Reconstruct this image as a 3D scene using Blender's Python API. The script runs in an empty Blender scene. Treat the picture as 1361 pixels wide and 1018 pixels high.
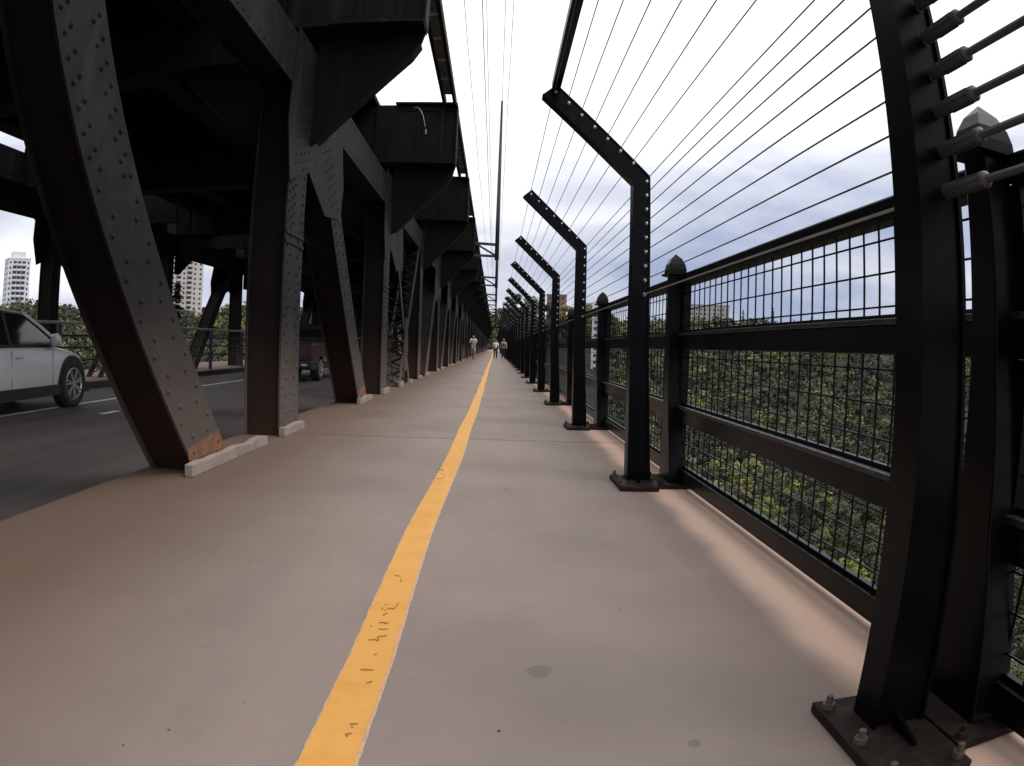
import bpy, bmesh, math, random
import numpy as np
from mathutils import Matrix, Vector

random.seed(7)
sc = bpy.context.scene
COL = sc.collection

# ------------------------------------------------------------------ camera
cam = bpy.data.cameras.new('camera')
cam_ob = bpy.data.objects.new('camera', cam)
COL.objects.link(cam_ob)
sc.camera = cam_ob
cam.type = 'PANO'                       # action camera: a real wide lens with its own barrel distortion
cc = cam.cycles if hasattr(cam, 'cycles') and hasattr(cam.cycles, 'panorama_type') else cam
cc.panorama_type = 'FISHEYE_LENS_POLYNOMIAL'
cc.fisheye_fov = math.radians(170)
cc.fisheye_polynomial_k0 = 0.0
cc.fisheye_polynomial_k1 = -0.04065113500597372
cc.fisheye_polynomial_k2 = 0.00010027608218852424
cc.fisheye_polynomial_k3 = -1.2151660785426782e-07
cc.fisheye_polynomial_k4 = -3.38618582644843e-07
cam.sensor_width = 36
cam.sensor_fit = 'HORIZONTAL'
cam.sensor_height = 36 * 766 / 1024
cam.clip_start = 0.02
cam.clip_end = 6000
YAW, PITCH, ROLL = 0.025415818, -0.049860315, -0.031303445
R = Matrix.Rotation(-YAW, 3, 'Z') @ Matrix.Rotation(PITCH, 3, 'X') @ Matrix.Rotation(ROLL, 3, 'Y')
M = Matrix((R.col[0], R.col[2], -R.col[1])).transposed().to_4x4()
M.translation = (0, 0, 1.0)
cam_ob.matrix_world = M

# ------------------------------------------------------------------ sky, sun, exposure
SUN_EL, SUN_AZ = math.radians(56), math.radians(118)     # azimuth clockwise from +Y (along the bridge)
world = bpy.data.worlds.new('World')
sc.world = world
world.use_nodes = True
nt = world.node_tree
nt.nodes.clear()
def N(t, tree=None, **kw):
    n = (tree or nt).nodes.new(t)
    for k, v in kw.items():
        setattr(n, k, v)
    return n
out = N('ShaderNodeOutputWorld')
sky = N('ShaderNodeTexSky', sky_type='NISHITA', sun_disc=False)
sky.sun_elevation = SUN_EL
sky.sun_rotation = SUN_AZ
sky.air_density, sky.dust_density = 1.0, 2.0
bg1 = N('ShaderNodeBackground'); bg1.inputs[1].default_value = 0.1
nt.links.new(sky.outputs[0], bg1.inputs[0])
tc = N('ShaderNodeTexCoord')
mp = N('ShaderNodeMapping'); mp.inputs['Scale'].default_value = (1.0, 1.0, 3.4); mp.inputs['Location'].default_value = (0.35, 0.1, 0.2)
nt.links.new(tc.outputs['Generated'], mp.inputs[0])
nz = N('ShaderNodeTexNoise'); nz.inputs['Scale'].default_value = 2.0; nz.inputs['Detail'].default_value = 7; nz.inputs['Roughness'].default_value = .52; nz.inputs['Distortion'].default_value = .3
nt.links.new(mp.outputs[0], nz.inputs[0])
sep = N('ShaderNodeSeparateXYZ'); nt.links.new(tc.outputs['Generated'], sep.inputs[0])
up = N('ShaderNodeMapRange'); up.inputs[1].default_value = 0.0; up.inputs[2].default_value = 0.5; up.inputs[3].default_value = 0.0; up.inputs[4].default_value = 1.0
nt.links.new(sep.outputs[2], up.inputs[0])
# thin cover: bright white sheet, blue-grey undersides low down
ad = N('ShaderNodeMath', operation='MULTIPLY_ADD'); ad.inputs[1].default_value = 0.36
nt.links.new(up.outputs[0], ad.inputs[0]); nt.links.new(nz.outputs[0], ad.inputs[2])
rp = N('ShaderNodeValToRGB')
rp.color_ramp.elements[0].position = 0.44; rp.color_ramp.elements[0].color = (0.40, 0.47, 0.68, 1)
rp.color_ramp.elements[1].position = 0.77; rp.color_ramp.elements[1].color = (1.25, 1.25, 1.27, 1)
e = rp.color_ramp.elements.new(0.58); e.color = (0.74, 0.77, 0.90, 1)
nt.links.new(ad.outputs[0], rp.inputs[0])
zen = N('ShaderNodeMapRange'); zen.inputs[1].default_value = 0.15; zen.inputs[2].default_value = 1.0; zen.inputs[3].default_value = 1.0; zen.inputs[4].default_value = 1.55
nt.links.new(sep.outputs[2], zen.inputs[0])
bg2 = N('ShaderNodeBackground')
nt.links.new(rp.outputs[0], bg2.inputs[0]); nt.links.new(zen.outputs[0], bg2.inputs[1])
mx = N('ShaderNodeMixShader'); mx.inputs[0].default_value = 0.86
nt.links.new(bg1.outputs[0], mx.inputs[1]); nt.links.new(bg2.outputs[0], mx.inputs[2])
nt.links.new(mx.outputs[0], out.inputs[0])

sun = bpy.data.lights.new('sun', 'SUN')
sun.energy = 1.0
sun.angle = math.radians(24)
sun.color = (1.0, 0.95, 0.88)
sun_ob = bpy.data.objects.new('sun', sun)
COL.objects.link(sun_ob)
sd = Vector((math.cos(SUN_EL) * math.sin(SUN_AZ), math.cos(SUN_EL) * math.cos(SUN_AZ), math.sin(SUN_EL)))
sun_ob.rotation_euler = sd.to_track_quat('Z', 'Y').to_euler()
sun_ob.location = sd * 60
vs = sc.view_settings
vs.view_transform = 'Standard'; vs.look = 'None'; vs.exposure = 0.0; vs.gamma = 1.0
vs.use_curve_mapping = False
sc.cycles.max_bounces = 6
sc.cycles.use_denoising = True

# ------------------------------------------------------------------ helpers
ONES = 'zeroth first second third fourth fifth sixth seventh eighth ninth tenth eleventh twelfth thirteenth fourteenth fifteenth sixteenth seventeenth eighteenth nineteenth'.split()
TENS = {2: 'twenty', 3: 'thirty', 4: 'forty', 5: 'fifty'}
TENTH = {20: 'twentieth', 30: 'thirtieth', 40: 'fortieth', 50: 'fiftieth'}
def ordinal(n):
    if n < 20: return ONES[n]
    if n % 10 == 0: return TENTH[n]
    return TENS[n // 10] + '-' + ONES[n % 10]

def mat(name, col, rough=0.6, metal=0.0, spec=0.5, noise=None, bump=None, wear=None, coat=0.0):
    """noise=(scale, colour2, lo, hi): patchy second colour; bump=(scale, strength); wear: list of (scale, colour, lo, hi)"""
    m = bpy.data.materials.new(name); m.use_nodes = True
    t = m.node_tree; b = t.nodes['Principled BSDF']
    b.inputs['Roughness'].default_value = rough; b.inputs['Metallic'].default_value = metal
    b.inputs['Specular IOR Level'].default_value = spec
    if coat: b.inputs['Coat Weight'].default_value = coat; b.inputs['Coat Roughness'].default_value = .08
    geo = t.nodes.new('ShaderNodeNewGeometry')
    last = t.nodes.new('ShaderNodeRGB'); last.outputs[0].default_value = (*col, 1); last = last.outputs[0]
    for w in ([noise] if noise else []) + (wear or []):
        nzz = t.nodes.new('ShaderNodeTexNoise'); nzz.inputs['Detail'].default_value = 6; nzz.inputs['Roughness'].default_value = .62
        s = w[0]
        if isinstance(s, (tuple, list)):
            mpp = t.nodes.new('ShaderNodeMapping'); mpp.inputs['Scale'].default_value = s
            t.links.new(geo.outputs['Position'], mpp.inputs[0]); t.links.new(mpp.outputs[0], nzz.inputs[0]); nzz.inputs['Scale'].default_value = 1
        else:
            t.links.new(geo.outputs['Position'], nzz.inputs[0]); nzz.inputs['Scale'].default_value = s
        mr = t.nodes.new('ShaderNodeMapRange'); mr.inputs[1].default_value = w[2]; mr.inputs[2].default_value = w[3]
        t.links.new(nzz.outputs[0], mr.inputs[0])
        mm = t.nodes.new('ShaderNodeMix'); mm.data_type = 'RGBA'
        t.links.new(mr.outputs[0], mm.inputs[0]); t.links.new(last, mm.inputs[6]); mm.inputs[7].default_value = (*w[1], 1)
        last = mm.outputs[2]
    t.links.new(last, b.inputs['Base Color'])
    if bump:
        nzz = t.nodes.new('ShaderNodeTexNoise'); nzz.inputs['Scale'].default_value = bump[0]; nzz.inputs['Detail'].default_value = 5
        t.links.new(geo.outputs['Position'], nzz.inputs[0])
        bp = t.nodes.new('ShaderNodeBump'); bp.inputs['Strength'].default_value = bump[1]; bp.inputs['Distance'].default_value = .01
        t.links.new(nzz.outputs[0], bp.inputs['Height']); t.links.new(bp.outputs[0], b.inputs['Normal'])
    m['last'] = 0
    return m

def mix_into(m, fac_socket_builder, col):
    """lay one more colour over a material's base colour; fac_socket_builder(tree, geo) gives a 0..1 socket"""
    t = m.node_tree; b = t.nodes['Principled BSDF']
    geo = next(n for n in t.nodes if n.bl_idname == 'ShaderNodeNewGeometry')
    src = b.inputs['Base Color'].links[0].from_socket
    mm = t.nodes.new('ShaderNodeMix'); mm.data_type = 'RGBA'
    t.links.new(fac_socket_builder(t, geo), mm.inputs[0]); t.links.new(src, mm.inputs[6]); mm.inputs[7].default_value = (*col, 1)
    t.links.new(mm.outputs[2], b.inputs['Base Color'])

def axis_band(axis, lo, hi, wob=0.0, wscale=1.5, amount=1.0):
    """0 below lo .. amount above hi along a world axis, edge broken up by noise (soft colour band)"""
    def f(t, geo):
        s = t.nodes.new('ShaderNodeSeparateXYZ'); t.links.new(geo.outputs['Position'], s.inputs[0])
        v = s.outputs[axis]
        if wob:
            nz_ = t.nodes.new('ShaderNodeTexNoise'); nz_.inputs['Scale'].default_value = wscale; nz_.inputs['Detail'].default_value = 5
            t.links.new(geo.outputs['Position'], nz_.inputs[0])
            a = t.nodes.new('ShaderNodeMath'); a.operation = 'MULTIPLY_ADD'; a.inputs[1].default_value = wob * 2; 
            t.links.new(nz_.outputs[0], a.inputs[0]); t.links.new(v, a.inputs[2])
            s2 = t.nodes.new('ShaderNodeMath'); s2.operation = 'SUBTRACT'; s2.inputs[1].default_value = wob
            t.links.new(a.outputs[0], s2.inputs[0]); v = s2.outputs[0]
        mr = t.nodes.new('ShaderNodeMapRange'); mr.inputs[1].default_value = lo; mr.inputs[2].default_value = hi
        mr.inputs[3].default_value = 0; mr.inputs[4].default_value = amount
        mr.interpolation_type = 'SMOOTHSTEP'
        t.links.new(v, mr.inputs[0])
        return mr.outputs[0]
    return f

def spot(x, y, rad, wob=.5, amount=1.0):
    def f(t, geo):
        nz_ = t.nodes.new('ShaderNodeTexNoise'); nz_.inputs['Scale'].default_value = 18; nz_.inputs['Detail'].default_value = 3
        t.links.new(geo.outputs['Position'], nz_.inputs[0])
        d = t.nodes.new('ShaderNodeVectorMath'); d.operation = 'DISTANCE'; d.inputs[1].default_value = (x, y, 0)
        t.links.new(geo.outputs['Position'], d.inputs[0])
        a = t.nodes.new('ShaderNodeMath'); a.operation = 'MULTIPLY_ADD'; a.inputs[1].default_value = rad * wob * 2
        t.links.new(nz_.outputs[0], a.inputs[0]); t.links.new(d.outputs['Value'], a.inputs[2])
        mr = t.nodes.new('ShaderNodeMapRange'); mr.inputs[1].default_value = rad * (1 + wob); mr.inputs[2].default_value = rad * (.75 + wob)
        mr.inputs[3].default_value = 0; mr.inputs[4].default_value = amount
        t.links.new(a.outputs[0], mr.inputs[0])
        return mr.outputs[0]
    return f

class MB:
    """collects shapes in world coordinates, links them as one mesh object"""
    def __init__(s): s.v = []; s.f = []
    def add(s, v, f):
        o = len(s.v); s.v += [tuple(p) for p in v]; s.f += [tuple(i + o for i in q) for q in f]; return s
    def box(s, x0, x1, y0, y1, z0, z1):
        v = [(x, y, z) for x in (x0, x1) for y in (y0, y1) for z in (z0, z1)]
        return s.add(v, [(0, 1, 3, 2), (4, 6, 7, 5), (0, 4, 5, 1), (2, 3, 7, 6), (0, 2, 6, 4), (1, 5, 7, 3)])
    def prism(s, poly, axis, a, b):
        """polygon (list of 2d) extruded along axis (0: poly=(y,z), 1: poly=(x,z), 2: poly=(x,y))"""
        def P(p, t): return (t, p[0], p[1]) if axis == 0 else ((p[0], t, p[1]) if axis == 1 else (p[0], p[1], t))
        n = len(poly); v = [P(p, a) for p in poly] + [P(p, b) for p in poly]
        return s.add(v, [tuple(range(n))[::-1], tuple(range(n, 2 * n))] + [(i, (i + 1) % n, n + (i + 1) % n, n + i) for i in range(n)])
    def bar(s, p, q, w, h, up=(0, 0, 1), ext=0):
        """box of width w and height h along p..q"""
        p, q = Vector(p), Vector(q); d = (q - p); L = d.length; d.normalize(); p = p - d * ext; q = q + d * ext
        side = d.cross(Vector(up))
        if side.length < 1e-4: side = d.cross(Vector((1, 0, 0)))
        side.normalize(); u = side.cross(d); u.normalize()
        v = [c + side * a * w / 2 + u * b * h / 2 for c in (p, q) for a, b in ((-1, -1), (1, -1), (1, 1), (-1, 1))]
        return s.add(v, [(3, 2, 1, 0), (4, 5, 6, 7)] + [(i, (i + 1) % 4, 4 + (i + 1) % 4, 4 + i) for i in range(4)])
    def tube(s, pts, r, n=8, cap=True):
        pts = [Vector(p) for p in pts]; rs = r if isinstance(r, (list, tuple)) else [r] * len(pts)
        v = []; f = []; ref = None
        for i, p in enumerate(pts):
            d = (pts[min(i + 1, len(pts) - 1)] - pts[max(i - 1, 0)]).normalized()
            if ref is None: ref = Vector((0, 0, 1)) if abs(d.z) < .9 else Vector((1, 0, 0))
            a = d.cross(ref).normalized(); b = a.cross(d).normalized(); ref = b
            for k in range(n):
                t = 2 * math.pi * k / n
                v.append(p + (a * math.cos(t) + b * math.sin(t)) * rs[i])
        for i in range(len(pts) - 1):
            for k in range(n):
                f.append((i * n + k, i * n + (k + 1) % n, (i + 1) * n + (k + 1) % n, (i + 1) * n + k))
        if cap: f.append(tuple(range(n))[::-1]); f.append(tuple(range((len(pts) - 1) * n, len(pts) * n)))
        return s.add(v, f)
    def loft(s, rings, close=True, caps=True):
        n = len(rings[0]); v = [p for r in rings for p in r]; f = []
        for i in range(len(rings) - 1):
            for k in range(n if close else n - 1):
                f.append((i * n + k, i * n + (k + 1) % n, (i + 1) * n + (k + 1) % n, (i + 1) * n + k))
        if caps: f.append(tuple(range(n))[::-1]); f.append(tuple(range((len(rings) - 1) * n, len(rings) * n)))
        return s.add(v, f)
    def lathe(s, c, axis, prof, n=20, caps=True):
        """prof: list of (radius, offset along axis)"""
        c = Vector(c); ax = Vector(axis).normalized(); a = ax.orthogonal().normalized(); b = ax.cross(a)
        rings = [[c + ax * o + (a * math.cos(2 * math.pi * k / n) + b * math.sin(2 * math.pi * k / n)) * r for k in range(n)] for r, o in prof]
        return s.loft(rings, caps=caps)
    def dome(s, c, nrm, r, h=None, n=7):
        nrm = Vector(nrm).normalized(); a = nrm.orthogonal().normalized(); b = nrm.cross(a); c = Vector(c); h = h or r * .75
        rings = []
        for rr, hh in ((1, 0), (.8, .62)):
            rings.append([c + nrm * h * hh + (a * math.cos(2 * math.pi * k / n) + b * math.sin(2 * math.pi * k / n)) * r * rr for k in range(n)])
        o = len(s.v); s.loft(rings, caps=False); s.v.append(tuple(c + nrm * h)); t = len(s.v) - 1
        s.f += [(o + n + k, o + n + (k + 1) % n, t) for k in range(n)]
        return s
    def build(s, name, m, parent=None, smooth=False, bevel=0, **props):
        off = Vector((0, 0, 0)); p = parent
        while p is not None: off += p.location; p = p.parent
        me = bpy.data.meshes.new(name)
        me.from_pydata([(x - off.x, y - off.y, z - off.z) for x, y, z in s.v], [], s.f)
        bm = bmesh.new(); bm.from_mesh(me); bmesh.ops.recalc_face_normals(bm, faces=bm.faces[:]); bm.to_mesh(me); bm.free()
        if m: me.materials.append(m)
        if smooth:
            for pl in me.polygons: pl.use_smooth = True
        o = bpy.data.objects.new(name, me); COL.objects.link(o)
        if parent: o.parent = parent
        if bevel:
            b = o.modifiers.new('bevel', 'BEVEL'); b.width = bevel; b.segments = 2; b.limit_method = 'ANGLE'; b.harden_normals = False
        for k, v in props.items(): o[k] = v
        return o

def thing(name, label, cat, loc=(0, 0, 0), group=None):
    o = bpy.data.objects.new(name, None); COL.objects.link(o); o.location = loc
    o.empty_display_size = .1
    o['label'] = label; o['category'] = cat
    if group: o['group'] = group
    return o
def tag(o, label, cat, group=None):
    o['label'] = label; o['category'] = cat
    if group: o['group'] = group
    return o
KIDS = {}
def freeze(root):
    KIDS[root.name] = [(c, [(g, []) for g in c.children]) for c in root.children]
def dup(root, loc, label=None):
    if root.name not in KIDS: freeze(root)
    r = root.copy(); COL.objects.link(r); r.location = loc
    if label: r['label'] = label
    for c, gs in KIDS[root.name]:
        n = c.copy(); COL.objects.link(n); n.parent = r
        for g, _ in gs:
            h = g.copy(); COL.objects.link(h); h.parent = n
    return r
def dup_part(p, root, off):
    """copy of a part (and its sub-parts) shifted by off under root"""
    n = p.copy(); COL.objects.link(n); n.parent = root; n.location = Vector(p.location) + Vector(off)
    for g in list(p.children):
        h = g.copy(); COL.objects.link(h); h.parent = n
    return n

# ------------------------------------------------------------------ materials
m_deck = mat('deck concrete', (0.30, 0.238, 0.205), .82, noise=(.8, (0.245, 0.194, 0.168), .42, .66), bump=(60, .12),
             wear=[(7, (0.24, 0.205, 0.19), .60, .74), ((1.3, .22, 1), (0.33, 0.255, 0.218), .52, .72), (140, (0.19, 0.165, 0.15), .62, .72)])
mix_into(m_deck, axis_band(0, -.35, -2.2, .3, .9, .9), (0.125, 0.074, 0.045))  # brown edge dirt, widened inward to paint in shade on the bridge side
mix_into(m_deck, axis_band(0, 0.55, 1.1, .3, 1.6, .5), (0.225, 0.160, 0.130))
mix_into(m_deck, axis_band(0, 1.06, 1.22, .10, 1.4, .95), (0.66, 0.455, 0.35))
mix_into(m_deck, spot(0.168, 2.04, .05, .9, .38), (0.10, 0.085, 0.075))
mix_into(m_deck, spot(0.54, 1.566, .022, .8, .4), (0.10, 0.085, 0.075))
m_joint = mat('joint filler', (0.03, 0.026, 0.024), .9)
m_asph = mat('asphalt', (0.062, 0.050, 0.046), .78, noise=(.5, (0.082, 0.068, 0.062), .4, .65), bump=(120, .35), wear=[((2.2, .12, 1), (0.045, 0.038, 0.036), .52, .68), (160, (0.12, 0.105, 0.098), .6, .7), ((.9, .06, 1), (0.085, 0.074, 0.068), .54, .64), (.35, (0.042, 0.035, 0.033), .58, .62)])
m_yellow = mat('yellow line paint', (0.80, 0.395, 0.085), .6, noise=(6, (0.74, 0.35, 0.07), .45, .65), bump=(80, .1), wear=[(45, (0.62, 0.40, 0.22), .64, .76)])
m_yedge = mat('worn yellow edge', (0.70, 0.42, 0.24), .7, noise=(30, (0.5, 0.36, 0.28), .48, .62))
m_ink = mat('black marker ink', (0.40, 0.215, 0.05), .6)
m_white = mat('white lane paint', (0.62, 0.60, 0.58), .6, noise=(8, (0.35, 0.33, 0.32), .5, .7))
m_steel = mat('bridge steel paint', (0.0125, 0.0112, 0.0108), .65, spec=.14, noise=(1.1, (0.0085, 0.0075, 0.0072), .4, .66), bump=(26, .16), wear=[((5, 5, .7), (0.030, 0.027, 0.026), .54, .74), (2.2, (0.020, 0.017, 0.015), .5, .62), (9, (0.035, 0.022, 0.015), .66, .76)])
mix_into(m_steel, axis_band(2, 1.5, .1, .5, .7, .85), (0.135, 0.108, 0.092))  # near black higher up, paler brown toward the foot
m_steel_in = mat('bridge steel web', (0.0048, 0.0039, 0.0036), .75, spec=.12, noise=(1.3, (0.008, 0.0055, 0.0043), .42, .66), bump=(22, .14), wear=[((6, 6, .5), (0.018, 0.0095, 0.006), .54, .76)])
mix_into(m_steel_in, axis_band(2, 1.5, -.1, .6, .8, .8), (0.050, 0.028, 0.020))  # same gradient on the webs: browner toward the foot
m_steel_up = mat('upper deck steel', (0.0045, 0.0042, 0.0043), .72, spec=.12, noise=(1.4, (0.0075, 0.007, 0.007), .42, .62), bump=(18, .1), wear=[((4, 4, .5), (0.020, 0.0185, 0.0185), .58, .76)])
m_rust = mat('orange rust', (0.24, 0.105, 0.045), .85, noise=(9, (0.15, 0.07, 0.04), .42, .62), bump=(40, .3))
m_tie = mat('weathered timber', (0.085, 0.08, 0.076), .85, noise=((20, 3, 20), (0.05, 0.046, 0.044), .4, .65))
m_collar = mat('pale collar concrete', (0.32, 0.262, 0.228), .85, noise=(7, (0.24, 0.19, 0.165), .45, .66), bump=(50, .2), wear=[(18, (0.2, 0.145, 0.115), .6, .72)])
m_black = mat('black fence paint', (0.0026, 0.0026, 0.003), .30, spec=.11, noise=(3, (0.0042, 0.0042, 0.0046), .45, .6), bump=(35, .05), wear=[(26, (0.016, 0.015, 0.015), .70, .8)])
m_grime = mat('rusty base steel', (0.016, 0.010, 0.008), .75, spec=.25, noise=(14, (0.05, 0.026, 0.016), .52, .70), bump=(60, .25))
m_bolt = mat('galvanised bolt', (0.13, 0.115, 0.10), .6, metal=.4, noise=(60, (0.16, 0.10, 0.07), .5, .65))
m_nut = mat('bright cable nut', (0.55, 0.55, 0.56), .4, metal=.6)
m_cable = mat('cable steel', (0.10, 0.10, 0.105), .45, metal=.5)
m_wire = mat('overhead wire', (0.12, 0.12, 0.12), .5)
m_railtop = mat('worn rail top', (0.032, 0.032, 0.034), .4, noise=(9, (0.011, 0.011, 0.012), .42, .58), bump=(30, .2))
m_galv = mat('galvanised rail', (0.42, 0.42, 0.41), .5, metal=.4, noise=(5, (0.3, 0.28, 0.26), .5, .7))
m_pole = mat('dark pole', (0.022, 0.022, 0.024), .55)

# ------------------------------------------------------------------ deck, road, kerbs
L = 6.67                                    # panel length of the trusses
NP = 28
YEND = 336.0
W0 = -2.72                                  # left edge of the path
sidewalk = bpy.data.objects.new('sidewalk', None); COL.objects.link(sidewalk); sidewalk['kind'] = 'structure'; sidewalk['label'] = 'grey brown concrete walking and cycling path'
JOINTS = [-6.0] + [7.58 + L * 2 * k - 0 for k in range(25)]
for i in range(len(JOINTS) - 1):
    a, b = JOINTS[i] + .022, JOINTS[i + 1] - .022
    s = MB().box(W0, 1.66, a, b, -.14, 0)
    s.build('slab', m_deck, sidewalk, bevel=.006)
MB().box(W0 + .004, 1.21, -6, YEND, -.4, -.02 - .125).build('slab_bed', m_joint, sidewalk)
for i in range(len(JOINTS) - 2):
    MB().box(W0 + .01, 1.65, JOINTS[i + 1] - .0215, JOINTS[i + 1] + .0215, -.14, -.006).build('joint_filler', m_joint, sidewalk)
road = MB().box(-9.5, W0 - .003, -8, 330, -.6, -.14).build('road', m_asph); road['kind'] = 'structure'
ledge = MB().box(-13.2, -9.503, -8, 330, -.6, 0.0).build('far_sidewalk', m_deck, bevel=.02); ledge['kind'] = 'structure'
m_kerb = mat('brown kerb', (0.062, 0.036, 0.030), .85, noise=(2, (0.09, 0.06, 0.05), .45, .65))
MB().box(-9.502, -9.34, -8, 330, -.5, .012).build('far_kerb', m_kerb, bevel=.02)['kind'] = 'structure'
ln = MB()
ln.box(-7.36, -7.25, -4, 13.2, -.15, -.136)
y = 15.6
while y < 120:
    ln.box(-7.36, -7.25, y, y + 6.5, -.15, -.136); y += 8.3
ln.build('lane_line', m_white)['kind'] = 'structure'
MB().box(-6.05, -5.93, 9.65, 10.15, -.15, -.136).build('lane_dash', m_white)['kind'] = 'structure'

# yellow centre line, edges slightly wavy, with worn paler rims
def line_strip(x0, x1, z, wob, seed, ys):
    rr = random.Random(seed); v = []; f = []
    for i, yy in enumerate(ys):
        a = float(np.interp(yy, [1.4, 2.1, 3.75, 6.8, 13.4, 32, 60], [-.384, -.372, -.375, -.335, -.306, -.325, -.30])) + .37 + .006 * math.sin(yy * 1.3)
        v += [(x0 + a + rr.uniform(-wob, wob), yy, z), (x1 + a + rr.uniform(-wob, wob), yy, z)]
    for i in range(len(ys) - 1): f.append((2 * i, 2 * i + 1, 2 * i + 3, 2 * i + 2))
    return MB().add(v, f)
ys = [-2 + .03 * i for i in range(270)]
while ys[-1] < YEND - 2: ys.append(ys[-1] + max(.06, ys[-1] * .02))
line_strip(-.445, -.295, .003, .0018, 3, ys).build('worn_paint_edge', m_yedge)['kind'] = 'structure'
line_strip(-.439, -.305, .006, .0018, 4, ys).build('yellow_line', m_yellow)['kind'] = 'structure'

GRAF = [[(-0.406,2.929),(-0.379,2.918)],[(-0.374,2.883),(-0.365,2.851)],[(-0.379,2.531),(-0.355,2.53),(-0.35,2.551),(-0.346,2.592)],[(-0.401,2.535),(-0.396,2.52)],[(-0.393,2.568),(-0.387,2.565)],[(-0.385,2.457),(-0.377,2.477),(-0.372,2.477)],[(-0.387,2.51),(-0.383,2.508)],[(-0.388,2.383),(-0.369,2.386),(-0.362,2.378),(-0.356,2.39)],[(-0.381,2.325),(-0.365,2.323),(-0.349,2.33)],[(-0.4,2.222),(-0.379,2.229),(-0.367,2.221),(-0.366,2.237),(-0.373,2.251),(-0.366,2.26),(-0.349,2.264),(-0.347,2.276)],[(-0.413,2.343),(-0.409,2.346)],[(-0.385,1.989),(-0.346,1.992)],[(-0.351,1.9),(-0.338,1.912)],[(-0.361,2.106),(-0.356,2.115)],[(-0.356,1.644),(-0.348,1.648),(-0.337,1.65)],[(-0.349,1.631),(-0.346,1.629)],[(-0.358,1.588),(-0.353,1.592),(-0.343,1.597)],[(-0.354,1.582),(-0.35,1.58)],[(-0.409,5.184),(-0.387,5.205),(-0.368,5.217)],[(-0.442,5.277),(-0.428,5.252)],[(-0.389,5.408),(-0.373,5.416)],[(-0.368,5.299),(-0.357,5.291)],[(-0.425,5.569),(-0.411,5.602),(-0.383,5.556)]]
g = MB()
for st in GRAF:
    st = [(p[0], p[1], .009) for p in st]
    for p, q in zip(st[:-1], st[1:]):
        g.bar(p, q, .0032 if p[1] < 4 else .007, .002, ext=.001)
g = g.build('graffiti', m_ink); g['kind'] = 'structure'; g['label'] = 'handwritten scrawl on the yellow line'

# ------------------------------------------------------------------ near truss
XO, XI = -2.25, -2.66                       # outer (path side) and inner faces of the truss
XM = -13.05                                 # far truss is the mirror image x -> XM - x
truss = thing('bridge_truss', 'dark riveted steel truss standing between the road and the path', 'bridge truss', (-2.45, 0, 0))
far = thing('bridge_truss', 'dark steel truss across the road behind the white car', 'bridge truss', (-10.6, 0, 0))

def rivets_on(mb, fn, rows, s0, s1, step, stagger, r=.021):
    """fn(u, s) -> point on the outer face"""
    for u, ph in rows:
        t = s0 + ph * step
        while t < s1:
            mb.dome(fn(u, t), (1, 0, 0), r); t += step
def make_column(root, mirror=False, d0=7.25, d1=7.95):
    mx_ = (lambda x: XM - x) if mirror else (lambda x: x)
    def bx(mb, x0, x1, *a): 
        a0, a1 = sorted((mx_(x0), mx_(x1))); mb.box(a0, a1, *a); return mb
    c = bx(MB(), XI + .022, XO - .022, d0 + .035, d1 - .035, -.5, 3.8).build('column', m_steel_in, root)
    bx(MB(), XO - .022, XO, d0, d1, -.5, 3.8).build('flange_plate', m_steel, c)
    bx(MB(), XI, XI + .022, d0, d1, -.5, 3.8).build('flange_plate', m_steel, c)
    if not mirror:
        rv = MB()
        f = lambda u, t: (XO, u, t)
        rivets_on(rv, f, [(d0 + .09, 0), (d0 + .2, .5), (d1 - .09, 0), (d1 - .2, .5)], .14, 2.2, .19, 0)
        rivets_on(rv, f, [(d0 + .07, 0), (d0 + .17, .5), (d0 + .27, 0), (d1 - .1, .5)], 2.2, 3.0, .105, 0)
        rv.box(XO, XO + .014, d0 - .004, d1 + .004, 2.16, 2.20).box(XO, XO + .014, d0 - .004, d1 + .004, 2.06, 2.09)
        rv.build('rivet', m_steel, c, kind='stuff')
    return c
SL = 1.1
def make_diag(root, mirror=False, yc=5.39, sgn=-1, hw=.36):
    """inclined member; foot centre yc at z=0; sgn -1: top leans to the camera"""
    mx_ = (lambda x: XM - x) if mirror else (lambda x: x)
    Y = lambda z, o: yc + sgn * z / SL + o
    def sheet(x0, x1, o0, o1):
        z0, z1 = -.5, 4.0
        a0, a1 = sorted((mx_(x0), mx_(x1)))
        return MB().prism([(Y(z0, o0), z0), (Y(z0, o1), z0), (Y(z1, o1), z1), (Y(z1, o0), z1)], 0, a0, a1)
    c = sheet(XI + .022, XO - .022, -hw + .05, hw - .05).build('diagonal', m_steel_in, root)
    sheet(XO - .022, XO, -hw, hw).build('flange_plate', m_steel, c)
    sheet(XI, XI + .022, -hw, hw).build('flange_plate', m_steel, c)
    if not mirror:
        rv = MB()
        f = lambda u, t: (XO, Y(t, u), t)
        rivets_on(rv, f, [(-hw + .10, 0), (-hw + .2, .5), (hw - .1, .1), (hw - .2, .6)], .16, 2.0, .24, 0)
        rivets_on(rv, f, [(-hw + .10, 0), (-hw + .2, .5), (hw - .1, .0), (hw - .2, .5)], 2.0, 3.6, .115, 0)
        rv.build('rivet', m_steel, c, kind='stuff')
        MB().prism([(Y(.17, -hw + .02), .105), (Y(.11, hw), .105), (Y(.27, hw + .004), .27), (Y(.19, -hw + .02), .19)], 0, XO, XO + .003).build('rust_patch', m_rust, c, label='orange rust patch at the foot')
    return c
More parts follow.
